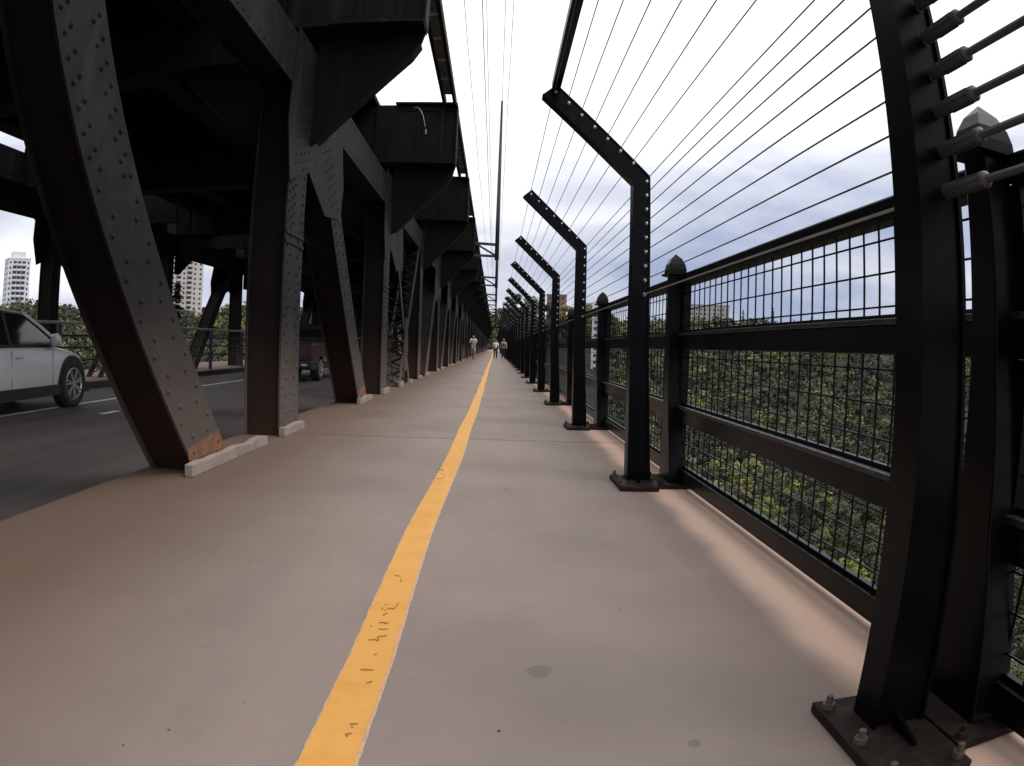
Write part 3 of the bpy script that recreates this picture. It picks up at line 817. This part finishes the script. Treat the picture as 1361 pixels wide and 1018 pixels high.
for _ in range(1700):
    a = math.radians(rng.uniform(-58, -6)); r = 470 * rng.uniform(.02, 1) ** .5
    x, y = r * math.sin(a), r * math.cos(a)
    if x < -32: lp.append((r, x, y))
wood('woods', 'green wooded bank beyond the far truss and guard rail', lp, 200, m_leaf)
ep = []
for _ in range(620):
    x = rng.uniform(-90, 330); y = rng.uniform(352, 520)
    ep.append((math.hypot(x, y), x, y))
for _ in range(60):
    x = rng.uniform(-16, 18); y = rng.uniform(339, 350); ep.append((300, x, y))
wood('woods', 'hazy green trees on the skyline beyond the end of the bridge', ep, 220, m_leaf)
# lime bush low behind the mesh
VV, TT = [], []
for r, x, y in under * 4:
    x += rng.uniform(-4, 4); y += rng.uniform(-4, 4)
    bv, bt = leaf_cloud(rng, 260, rng.uniform(2, 4.5), rng.uniform(3.5, 5.5), .22, .0, 8)
    VV.append(bv + np.array([x, y, float(ground_z(x, y)) - .3])); TT.append(np.clip(bt + rng.uniform(.05, .6), 0, 1))
o_ = leaf_object('undergrowth', np.concatenate(VV), np.concatenate(TT), m_leaf); o_['kind'] = 'stuff'; o_['label'] = 'shrubby undergrowth between the nearer valley trees'
b_ = tree_proto(5.5, 4.6, 1500, .20, m_lime, 'bright lime green bush low down behind the nearest mesh railing', .02, .6, None, (0, 0, 0))
b_['group'] = ''
b_.location = (54.0, 92.0, float(ground_z(54, 92)) + 6.5)
b_.scale = (1.3, 1.3, 1.3)
# dark pointed conifers along the skyline
def conifer(x, y, h, w, label):
    z0 = float(ground_z(x, y))
    t = thing('conifer_tree', label, 'tree', (x, y, z0), 'dark conifers on the skyline')
    n = 420; u = rng.uniform(.06, 1, n); a = rng.uniform(0, 6.28, n)
    lay = (np.floor(u * 13) + .5) / 13
    w = w * 2.3; rr = w * .5 * (1 - lay) ** .85 * rng.uniform(.25, 1.05, n) + .05
    p = np.stack([rr * np.cos(a), rr * np.sin(a), h * (lay + rng.uniform(-.02, .05, n)) - rr * .25], 1)
    out_ = np.stack([np.cos(a), np.sin(a), -.35 + 0 * a], 1); side = np.stack([-np.sin(a), np.cos(a), 0 * a], 1)
    s_ = (.22 + .35 * (1 - lay))[:, None] * h * .05 * 1.4
    q_ = np.stack([p - side * s_ - out_ * s_, p + side * s_ - out_ * s_, p + side * s_ * .5 + out_ * s_ * 1.4, p - side * s_ * .5 + out_ * s_ * 1.4], 1)
    leaf_object('crown', q_.reshape(-1, 3), rng.uniform(0, 1, n), m_needle, t)
    o = MB().tube([(0, 0, -1), (0, 0, h * .95)], [h * .014, .03], 6).build('trunk', m_bark, None); o.parent = t
    return t
def at_dir(dx, dy, dist):
    l = math.hypot(dx, dy); return dx / l * dist, dy / l * dist
for i, (az, el, w, lab) in enumerate(((19.9, .056, 3.2, 'slim dark conifer just right of the grey apartment block on the skyline'), (21.6, .050, 5, 'broad dark conifer, second to the right of the grey apartment block'), (22.3, .060, 2.4, 'thinnest and tallest dark conifer on the skyline behind the mesh'), (24.0, .047, 6, 'wide bushy dark conifer alone on the skyline'), (25.4, .050, 4, 'dark pointed conifer right of the wide bushy one'), (28.6, .052, 3, 'small dark conifer low on the skyline near the middle rail'), (30.2, .046, 3.5, 'rightmost dark conifer on the skyline before the near post'))):
    d = 440; x, y = at_dir(math.sin(math.radians(az)), math.cos(math.radians(az)), d)
    conifer(x, y, 1 + el * 1.13 * d - float(ground_z(x, y)), w, lab)
x, y = at_dir(-.435, .90, 150)
t = conifer(x, y, 1 + .072 * 150 - float(ground_z(x, y)), 5.5, 'dark conifer standing in front of the beige tower')
t['group'] = ''
# big trees round the end of the bridge
for i, (x, y, h) in enumerate(((3, 352, 21), (10, 348, 23), (18, 356, 23), (27, 352, 21), (36, 360, 22), (-3, 356, 18), (46, 354, 20), (58, 362, 20))):
    n = put_tree(x, y, float(ground_z(x, y)) - .5, i % 7, h / 10.5, i * 1.1, 'tall green tree at the end of the bridge, %s' % ('nearest the vanishing path' if i == 5 else '%s to the right of the path' % ordinal(i + 1)))
    n['group'] = 'tall trees at the end of the bridge'

# ------------------------------------------------------------------ buildings
m_tw = mat('white facade', (0.72, 0.73, 0.75), .7, noise=(.2, (0.62, 0.63, 0.66), .4, .65))
m_tb = mat('beige facade', (0.58, 0.52, 0.49), .75, noise=(.2, (0.50, 0.45, 0.43), .4, .65))
m_tg = mat('grey facade', (0.34, 0.33, 0.32), .75, noise=(.15, (0.28, 0.28, 0.28), .4, .65))
m_tr = mat('brick facade', (0.24, 0.13, 0.105), .8, noise=(.4, (0.19, 0.10, 0.08), .4, .65))
m_win = mat('window glass', (0.03, 0.034, 0.042), .15, spec=.6)
m_roof = mat('roof felt', (0.10, 0.095, 0.095), .9)
def rot_pts(mb, c, ang):
    ca, sa = math.cos(ang), math.sin(ang)
    mb.v = [(c[0] + x * ca - y * sa, c[1] + x * sa + y * ca, z) for x, y, z in mb.v]; return mb
def block(name, label, c, ang, w, d, z0, z1, m, floor_h, cols, balcony=None, pent=True, group=None):
    t = thing(name, label, 'building' if 'tower' not in name else 'tower', (c[0], c[1], z0), group)
    rot_pts(MB().box(-w / 2, w / 2, -d / 2, d / 2, z0, z1), c, ang).build('wall', m, t)
    nf = int((z1 - z0) / floor_h); wn = MB(); bl = MB()
    for f in range(nf):
        zb = z0 + f * floor_h + floor_h * .32; zt = zb + floor_h * .5
        for face, n, ln_ in ((0, cols, w), (1, max(2, int(cols * d / w)), d)):
            for i in range(n):
                u = -ln_ / 2 + ln_ * (i + .5) / n; hw = ln_ / n * .3
                if balcony and (i in balcony):
                    if face == 0:
                        wn.box(u - hw * 1.35, u + hw * 1.35, -d / 2 - .06, -d / 2 + .3, zb - .4, zt + .3)
                        bl.box(u - hw * 1.5, u + hw * 1.5, -d / 2 - 1.5, -d / 2 - .02, zb - floor_h * .32, zb - floor_h * .32 + .2)
                        bl.box(u - hw * 1.5, u + hw * 1.5, -d / 2 - 1.5, -d / 2 - 1.4, zb - floor_h * .31, zb + .25)
                    else: wn.box(-w / 2 - .06, -w / 2 + .3, u - hw, u + hw, zb, zt); wn.box(w / 2 - .3, w / 2 + .06, u - hw, u + hw, zb, zt)
                elif face == 0: wn.box(u - hw * .6, u + hw * .6, -d / 2 - .06, -d / 2 + .3, zb + .2, zt)
                else: wn.box(-w / 2 - .06, -w / 2 + .3, u - hw, u + hw, zb, zt); wn.box(w / 2 - .3, w / 2 + .06, u - hw, u + hw, zb, zt)
    rot_pts(wn, c, ang).build('window', m_win, t, kind='stuff')
    if bl.v: rot_pts(bl, c, ang).build('balcony', m, t, kind='stuff')
    rf = rot_pts(MB().box(-w / 2 - .2, w / 2 + .2, -d / 2 - .2, d / 2 + .2, z1, z1 + .8), c, ang).build('parapet', m, t)
    if pent: rot_pts(MB().box(-w * .28, w * .3, -d * .3, d * .3, z1 + .8, z1 + 4.5), c, ang).build('penthouse', m, t)
    return t
block('white_tower', 'tall white apartment tower behind the white car', (-270, 327), math.radians(52), 15, 12, -8, 45, m_tw, 2.9, 5, (1, 2, 3))
block('beige_tower', 'tall beige apartment tower framed between the truss members', (-180, 381), math.radians(40), 20, 14, -8, 52, m_tb, 2.8, 6, (1, 3))
block('grey_apartment_block', 'wide grey apartment block on the right skyline among the trees', (143, 462), math.radians(-16), 26, 14, 2, 33.5, m_tg, 3, 9, None, False)
block('grey_apartment_block', 'narrow grey block left of the wide apartment block on the skyline', (121, 470), math.radians(-15), 12, 12, 2, 29, m_tg, 3, 4, None, True)
block('brick_building', 'reddish brick block beyond the bridge end behind the far posts', (34, 398), math.radians(-6), 11, 10, 2, 31, m_tr, 3.2, 3, None, False)
block('pale_house', 'pale small house above the railing beyond the third post', (47, 318), math.radians(-8), 7, 6, -9, 21.5, m_tw, 3, 2, None, False)

# ------------------------------------------------------------------ vehicles
m_carw = mat('white car paint', (0.66, 0.65, 0.65), .28, spec=.5, coat=.7)
m_card = mat('charcoal truck paint', (0.022, 0.022, 0.026), .3, coat=.6)
m_blackp = mat('black plastic', (0.02, 0.02, 0.021), .6)
m_glass = mat('car glass', (0.012, 0.013, 0.015), .06, spec=.7)
m_tyre = mat('tyre rubber', (0.022, 0.022, 0.023), .8)
m_alloy = mat('alloy rim', (0.55, 0.55, 0.56), .3, metal=.8)
m_lamp = mat('lamp glass', (0.55, 0.56, 0.58), .15)
m_red = mat('tail lamp', (0.10, 0.012, 0.010), .25)
m_plate = mat('licence plate', (0.62, 0.62, 0.60), .5)
def wheel(root, c, r, w, side, spokes=7):
    x, y, z = c
    T_ = MB().lathe((x, y, z), (side, 0, 0), [(r * .66, -w / 2), (r * .95, -w / 2), (r, -w * .36), (r, w * .36), (r * .95, w / 2), (r * .70, w / 2), (r * .66, w * .4)], 32)
    t = T_.build('wheel', m_tyre, root, smooth=True)
    rim = MB().lathe((x, y, z), (side, 0, 0), [(r * .70, w * .46), (r * .66, w * .49), (r * .62, w * .40), (r * .60, w * .15)], 32, caps=False)
    for k in range(spokes):
        a = 2 * math.pi * k / spokes + .3
        for da in (-.13, .13):
            rim.bar((x + side * w * .40, y + math.cos(a) * r * .1, z + math.sin(a) * r * .1), (x + side * w * .45, y + math.cos(a + da) * r * .64, z + math.sin(a + da) * r * .64), .03, .035, up=(1, 0, 0))
    rim.lathe((x, y, z), (side, 0, 0), [(r * .14, w * .3), (r * .14, w * .46), (0, w * .48)], 12)
    rim.build('rim', m_alloy, t)
    MB().lathe((x, y, z), (side, 0, 0), [(r * .6, w * .02), (0, w * .03)], 24).build('brake_disc', m_blackp, t)
    return t
GZ = -.14
def suv(cx_, cy_):
    t = thing('white_suv', 'white sport utility car driving along the road at the left edge', 'car', (cx_, cy_, GZ))
    st = [(-2.15, .50, .84, .78, .66), (-2.06, .36, 1.0, .90, .80), (-1.6, .26, 1.06, .97, .885), (-.6, .24, 1.07, .985, .895), (.55, .24, 1.06, .98, .895), (1.0, .25, 1.04, .965, .89),
          (1.45, .28, .99, .92, .88), (1.80, .30, .90, .83, .85), (2.02, .36, .80, .72, .76), (2.14, .42, .68, .60, .62), (2.19, .47, .60, .56, .45)]
    rings = []
    for y, zb, zt, zs, hw in st:
        half = [(hw * .86, zb), (hw * .97, zb + .10), (hw, zb + (zs - zb) * .45), (hw * .985, zb + (zs - zb) * .75), (hw * .955, zs), (hw * .86, zs + (zt - zs) * .55), (hw * .45, zt - .008)]
        rings.append([(cx_ + x, cy_ + y, GZ + z) for x, z in half] + [(cx_ - x, cy_ + y, GZ + z) for x, z in half[::-1]])
    body = MB().loft(rings).build('body', m_carw, t, smooth=True)
    sm = body.modifiers.new('smooth', 'SUBSURF'); sm.levels = 1; sm.render_levels = 2
    prof = [(-2.02, 1.0), (-1.80, 1.34), (-1.45, 1.50), (-.4, 1.565), (.18, 1.53), (.62, 1.32), (1.12, 1.03)]
    def hwz(z): return .80 - (z - 1.0) * .38
    g = MB(); n = len(prof)
    Lp = [(cx_ + hwz(z), cy_ + y, GZ + z) for y, z in prof]; Rp = [(cx_ - hwz(z), cy_ + y, GZ + z) for y, z in prof]
    g.add(Lp + Rp, [tuple(range(n)), tuple(range(n, 2 * n))[::-1]] + [(i, (i + 1) % n, n + (i + 1) % n, n + i) for i in range(n)])
    g.build('window', m_glass, t)
    roof = MB()
    for i in range(1, 4):
        (ya, za), (yb, zb) = prof[i], prof[i + 1]
        a, b = hwz(za) + .012, hwz(zb) + .012
        roof.add([(cx_ - a, cy_ + ya, GZ + za - .02), (cx_ + a, cy_ + ya, GZ + za - .02), (cx_ + b, cy_ + yb, GZ + zb - .02), (cx_ - b, cy_ + yb, GZ + zb - .02),
                  (cx_ - a * .9, cy_ + ya, GZ + za + .03), (cx_ + a * .9, cy_ + ya, GZ + za + .03), (cx_ + b * .9, cy_ + yb, GZ + zb + .03), (cx_ - b * .9, cy_ + yb, GZ + zb + .03)],
                 [(4, 5, 6, 7), (0, 1, 5, 4), (1, 2, 6, 5), (2, 3, 7, 6), (3, 0, 4, 7), (3, 2, 1, 0)])
    roof.build('roof', m_carw, t)
    for sx in (-1, 1):
        def P(y, z, o=.012): return (cx_ + sx * (hwz(z) + o), cy_ + y, GZ + z)
        MB().bar(P(.18, 1.54), P(.62, 1.33), .05, .05).bar(P(.62, 1.33), P(1.12, 1.04), .055, .05).build('pillar', m_carw, t)
        MB().bar(P(-.42, 1.55), P(-.38, 1.03), .07, .035, up=(1, 0, 0)).build('pillar', m_blackp, t)
        MB().bar(P(-1.35, 1.50), P(-1.55, 1.04), .16, .05, up=(1, 0, 0)).bar(P(-1.95, 1.05), P(-1.55, 1.46), .1, .05, up=(1, 0, 0)).build('pillar', m_carw, t)
        MB().bar(P(-1.7, 1.035, .02), P(.98, 1.035, .02), .03, .03).build('window_trim', m_blackp, t)
        for y in (-.42, .78, -1.30):
            MB().bar((cx_ + sx * .889, cy_ + y, GZ + .36), (cx_ + sx * .876, cy_ + y, GZ + .96), .006, .006, up=(1, 0, 0)).build('door_gap', m_blackp, t)
        for y in (-.30, -1.02):
            h = MB().bar((cx_ + sx * .895, cy_ + y, GZ + .86), (cx_ + sx * .895, cy_ + y + .2, GZ + .875), .03, .035).build('door_handle', m_carw, t, bevel=.008)
        mr = MB().lathe((cx_ + sx * .98, cy_ + .72, GZ + 1.12), (0, 1, 0), [(.05, -.09), (.10, -.05), (.105, .03), (.06, .10)], 14).bar((cx_ + sx * .84, cy_ + .74, GZ + 1.06), (cx_ + sx * .95, cy_ + .73, GZ + 1.10), .05, .05)
        mr.build('mirror', m_carw, t, smooth=True)
        MB().bar((cx_ + sx * .872, cy_ - 1.9, GZ + .30), (cx_ + sx * .872, cy_ + 1.95, GZ + .32), .05, .17).build('sill_cladding', m_blackp, t)
        for yw in (-1.28, 1.40):
            MB().lathe((cx_ + sx * .70, cy_ + yw, GZ + .42), (sx, 0, 0), [(.445, 0), (.445, .185), (.43, .192), (.30, .190), (0, .190)], 36).build('wheel_arch', m_blackp, t)
            wheel(t, (cx_ + sx * .815, cy_ + yw, GZ + .392), .392, .235, sx)
        MB().add([(cx_ + sx * .62, cy_ + 2.03, GZ + .70), (cx_ + sx * .775, cy_ + 1.93, GZ + .72), (cx_ + sx * .835, cy_ + 1.72, GZ + .84), (cx_ + sx * .70, cy_ + 1.96, GZ + .80)], [(0, 1, 2, 3)]).build('headlight', m_lamp, t)
    MB().box(cx_ - .4, cx_ + .4, cy_ + 2.12, cy_ + 2.2, GZ + .42, GZ + .60).build('grille', m_blackp, t)
    return t
suv(-7.98, 8.98)
def pickup(cx_, y0):
    t = thing('pickup_truck', 'dark pickup truck seen from behind between the truss members', 'truck', (cx_, y0 + 2.4, GZ))
    def bx(a, b, c, d, e, f): return MB().box(cx_ + a, cx_ + b, y0 + c, y0 + d, GZ + e, GZ + f)
    bx(-.9, .9, .02, 2.0, .52, 1.12).build('cargo_bed', m_card, t, bevel=.05)
    bx(-.74, .74, -.02, .04, .62, 1.10).build('tailgate', m_card, t, bevel=.02)
    bx(-.20, .20, -.035, -.018, .92, .97).build('tailgate_handle', m_blackp, t)
    bx(-.92, .92, -.16, .0, .40, .60).build('rear_bumper', m_blackp, t, bevel=.03)
    bx(-.17, .17, -.175, -.162, .45, .59).build('licence_plate', m_plate, t)
    for sx in (-1, 1):
        a, b = sorted((sx * .74, sx * .895))
        bx(a, b, -.015, .10, .72, 1.08).build('tail_lamp', m_red, t, bevel=.015)
        a, b = sorted((sx * .62, sx * .80))
        bx(a, b, -.17, -.16, .47, .53).build('reflector', m_lamp, t)
    cab = MB()
    prof = [(2.0, .5), (2.0, 1.15), (2.15, 1.62), (2.5, 1.72), (3.4, 1.70), (4.1, 1.18), (5.2, 1.08), (5.35, .9), (5.35, .5)]
    rg = [[(cx_ + sx * (.90 - max(0, z - 1.1) * .3), y0 + y, GZ + z) for y, z in prof] for sx in (-1, 1)]
    cab.loft(rg); cab.build('cab', m_card, t, bevel=.02)
    MB().add([(cx_ - .66, y0 + 2.03, GZ + 1.24), (cx_ + .66, y0 + 2.03, GZ + 1.24), (cx_ + .60, y0 + 2.125, GZ + 1.56), (cx_ - .60, y0 + 2.125, GZ + 1.56)], [(0, 1, 2, 3)]).build('rear_window', m_glass, t)
    bx(-.86, .86, .1, 5.2, .36, .52).build('chassis', m_blackp, t)
    for sx in (-1, 1):
        for yw in (1.05, 4.3): wheel(t, (cx_ + sx * .78, y0 + yw, GZ + .38), .38, .24, sx)
        MB().lathe((cx_ + sx * .93, y0 + 3.75, GZ + 1.2), (0, 1, 0), [(.06, -.05), (.12, -.03), (.12, .04), (.05, .08)], 10).build('mirror', m_blackp, t)
    return t
pickup(-6.05, 19.6)

# ------------------------------------------------------------------ people in the distance
m_skin = mat('skin', (0.42, 0.26, 0.19), .6)
m_shirtw = mat('white cotton', (0.72, 0.71, 0.70), .85)
m_shirtg = mat('grey top', (0.33, 0.32, 0.32), .85)
m_trous = mat('black trousers', (0.018, 0.017, 0.018), .85)
m_shoe = mat('pale shoes', (0.55, 0.52, 0.50), .7)
m_hair = mat('dark hair', (0.03, 0.022, 0.018), .7)
m_helm = mat('grey helmet', (0.40, 0.38, 0.37), .4)
m_bag = mat('dark jacket', (0.02, 0.02, 0.022), .8)
def skin_mesh(name, verts, edges, radii, m, parent, off, root=0, sub=1):
    me = bpy.data.meshes.new(name)
    me.from_pydata([(v[0], v[1], v[2]) for v in verts], edges, []); me.materials.append(m)
    o = bpy.data.objects.new(name, me); COL.objects.link(o); o.parent = parent
    s_ = o.modifiers.new('skin', 'SKIN'); s_.use_smooth_shade = True
    if not me.skin_vertices: me.skin_vertices.new()
    for i, r in enumerate(radii):
        rr = r if isinstance(r, tuple) else (r, r)
        me.skin_vertices[0].data[i].radius = rr
        me.skin_vertices[0].data[i].use_root = (i == root)
    u = o.modifiers.new('sub', 'SUBSURF'); u.levels = sub; u.render_levels = sub
    return o
def person(label, loc, face, top, legs_m, step=.16, bike=False, bag=False, hair=m_hair, group=None, h=1.68):
    """face: +1 walks toward the camera (-Y), -1 away"""
    t = thing('person', label, 'person', loc, group)
    f = -face; k = h / 1.68
    lift = .30 if bike else 0
    lean = .28 if bike else .03
    pelvis = (0, 0, .90 + lift); chest = (0, f * lean * .6, 1.22 + lift); neck = (0, f * lean, 1.42 + lift); head = (0, f * (lean + .03), 1.53 + lift); crown = (0, f * (lean + .02), 1.64 + lift)
    sh = [(sx * .17, f * lean * .95, 1.37 + lift) for sx in (-1, 1)]
    if bike:
        el = [(sx * .26, f * .38, 1.17 + lift) for sx in (-1, 1)]; hd = [(sx * .25, f * .56, 1.02 + lift) for sx in (-1, 1)]
        kn = [(-.10, f * .30, .62 + lift), (.10, f * .22, .42 + lift)]; an = [(-.11, f * .12, .25 + lift), (.11, f * .02, .02 + lift)]
    else:
        el = [(sx * .23, f * .02 - sx * .07, 1.10) for sx in (-1, 1)]; hd = [(sx * .24, f * .10 - sx * .10, .84) for sx in (-1, 1)]
        kn = [(sx * .095, f * .05 + sx * step * .5, .49) for sx in (-1, 1)]; an = [(sx * .10, sx * step, .09) for sx in (-1, 1)]
    hip = [(sx * .09, 0, .86 + lift) for sx in (-1, 1)]
    toe = [(a[0], a[1] + f * .15, a[2] - .05) for a in an]
    S_ = lambda L_: [(x * k, y * k, z * k) for x, y, z in L_]
    v = [pelvis, chest, neck, head, crown] + sh + el + hd + hip + kn + an + toe
    e_ = [(0, 1), (1, 2), (2, 3), (3, 4), (1, 5), (1, 6), (5, 7), (6, 8), (7, 9), (8, 10), (0, 11), (0, 12), (11, 13), (12, 14), (13, 15), (14, 16), (15, 17), (16, 18)]
    r = [(.13, .10), (.15, .10), .05, .085, .055, .06, .06, .042, .042, .032, .032, .085, .085, .055, .055, .038, .038, .032, .032]
    skin_mesh('body', S_(v), e_, [tuple(q * .95 for q in x) if isinstance(x, tuple) else x * .95 for x in r], m_skin, t, loc)
    tv = [pelvis, chest, (0, f * lean * .93, 1.40 + lift)] + sh + [tuple(a + (b - a) * .95 for a, b in zip(sh[i], el[i])) for i in (0, 1)]
    skin_mesh('shirt', S_(tv), [(0, 1), (1, 2), (1, 3), (1, 4), (3, 5), (4, 6)], [(.155, .125), (.175, .125), .062, .075, .075, .055, .055], top, t, loc)
    lv = [(0, 0, .93 + lift)] + hip + kn + [tuple(a + (b - a) * .9 for a, b in zip(kn[i], an[i])) for i in (0, 1)]
    skin_mesh('trousers', S_(lv), [(0, 1), (0, 2), (1, 3), (2, 4), (3, 5), (4, 6)], [(.15, .12), .105, .105, .07, .07, .052, .052], legs_m, t, loc)
    for i in (0, 1):
        skin_mesh('shoe', S_([an[i], (an[i][0], an[i][1], an[i][2] - .05), toe[i]]), [(0, 1), (1, 2)], [.045, .045, .04], m_shoe, t, loc)
    skin_mesh('helmet' if bike else 'hair', S_([(0, head[1] - f * .02, head[2] + .05), (0, head[1] - f * .01, head[2] + .10)]), [(0, 1)], [.10, .085], hair, t, loc)
    if bag:
        skin_mesh('jacket_front', S_([(0, f * .09, 1.32), (0, f * .11, 1.05)]), [(0, 1)], [(.09, .06), (.10, .06)], m_bag, t, loc)
    return t
person('walker in a white top and black trousers, left of the pair along the path', (.03, 57.5, 0), 1, m_shirtw, m_trous, .14, group='two people walking on the path')
person('walker in grey with a dark front, right of the pair along the path', (.66, 56.0, 0), 1, m_shirtg, m_trous, .18, bag=True, hair=m_helm, group='two people walking on the path', h=1.76)
person('cyclist in a white shirt and grey helmet riding beside the truss far along the path', (-1.66, 53.5, 0), 1, m_shirtw, m_shirtg, bike=True, hair=m_helm, h=1.60)
bk = thing('bicycle', 'dark bicycle under the distant cyclist beside the truss', 'bicycle', (-1.66, 53.5, 0))
def B(p): return (-1.66 + p[0], 53.5 + p[1], p[2])
for y in (.42, -.60):
    w_ = MB(); w_.tube([B((0, y + .33 * math.cos(a * math.pi / 12), .345 + .33 * math.sin(a * math.pi / 12))) for a in range(25)], .018, 6)
    for a in range(12): w_.bar(B((0, y, .345)), B((0, y + .32 * math.cos(a * math.pi / 6), .345 + .32 * math.sin(a * math.pi / 6))), .004, .004)
    w_.build('wheel', m_tyre, bk)
fr = MB()
for p, q_ in (((0, .42, .345), (0, 0, .33)), ((0, 0, .33), (0, .14, .92)), ((0, 0, .33), (0, -.42, .86)), ((0, .12, .82), (0, -.44, .84)), ((0, .42, .345), (0, .12, .80)), ((0, -.60, .345), (0, -.42, .98))):
    fr.tube([B(p), B(q_)], .018, 6)
fr.build('frame', m_card, bk)
MB().tube([B((-.27, -.40, 1.05)), B((-.1, -.44, 1.0)), B((.1, -.44, 1.0)), B((.27, -.40, 1.05))], .014, 6).build('handlebar', m_blackp, bk)
MB().box(-1.73, -1.59, 53.52, 53.76, .93, .98).build('saddle', m_blackp, bk, bevel=.02)

# ------------------------------------------------------------------ grit and small litter on the path
gr_ = MB(); rg_ = random.Random(5)
for i in range(55):
    x = rg_.uniform(-2.3, 1.1); y = 1.1 + 8 * rg_.random() ** 1.6; r = rg_.choice((.0025, .003, .004, .006)) * rg_.uniform(.7, 1.2)
    a = rg_.uniform(0, 3.14); u = Vector((math.cos(a), math.sin(a), 0)) * r * rg_.uniform(1, 1.9); v = Vector((-math.sin(a), math.cos(a), 0)) * r
    c = Vector((x, y, .0005)); t = c + Vector((r * .2, 0, r * .8))
    gr_.add([c - u, c + v, c + u * .8, c - v * .9, t], [(0, 1, 4), (1, 2, 4), (2, 3, 4), (3, 0, 4), (3, 2, 1, 0)])
m_grit = mat('dark grit', (0.10, 0.08, 0.07), .9)
gr_.build('grit', m_grit, kind='stuff', label='dark grit scattered on the concrete path')
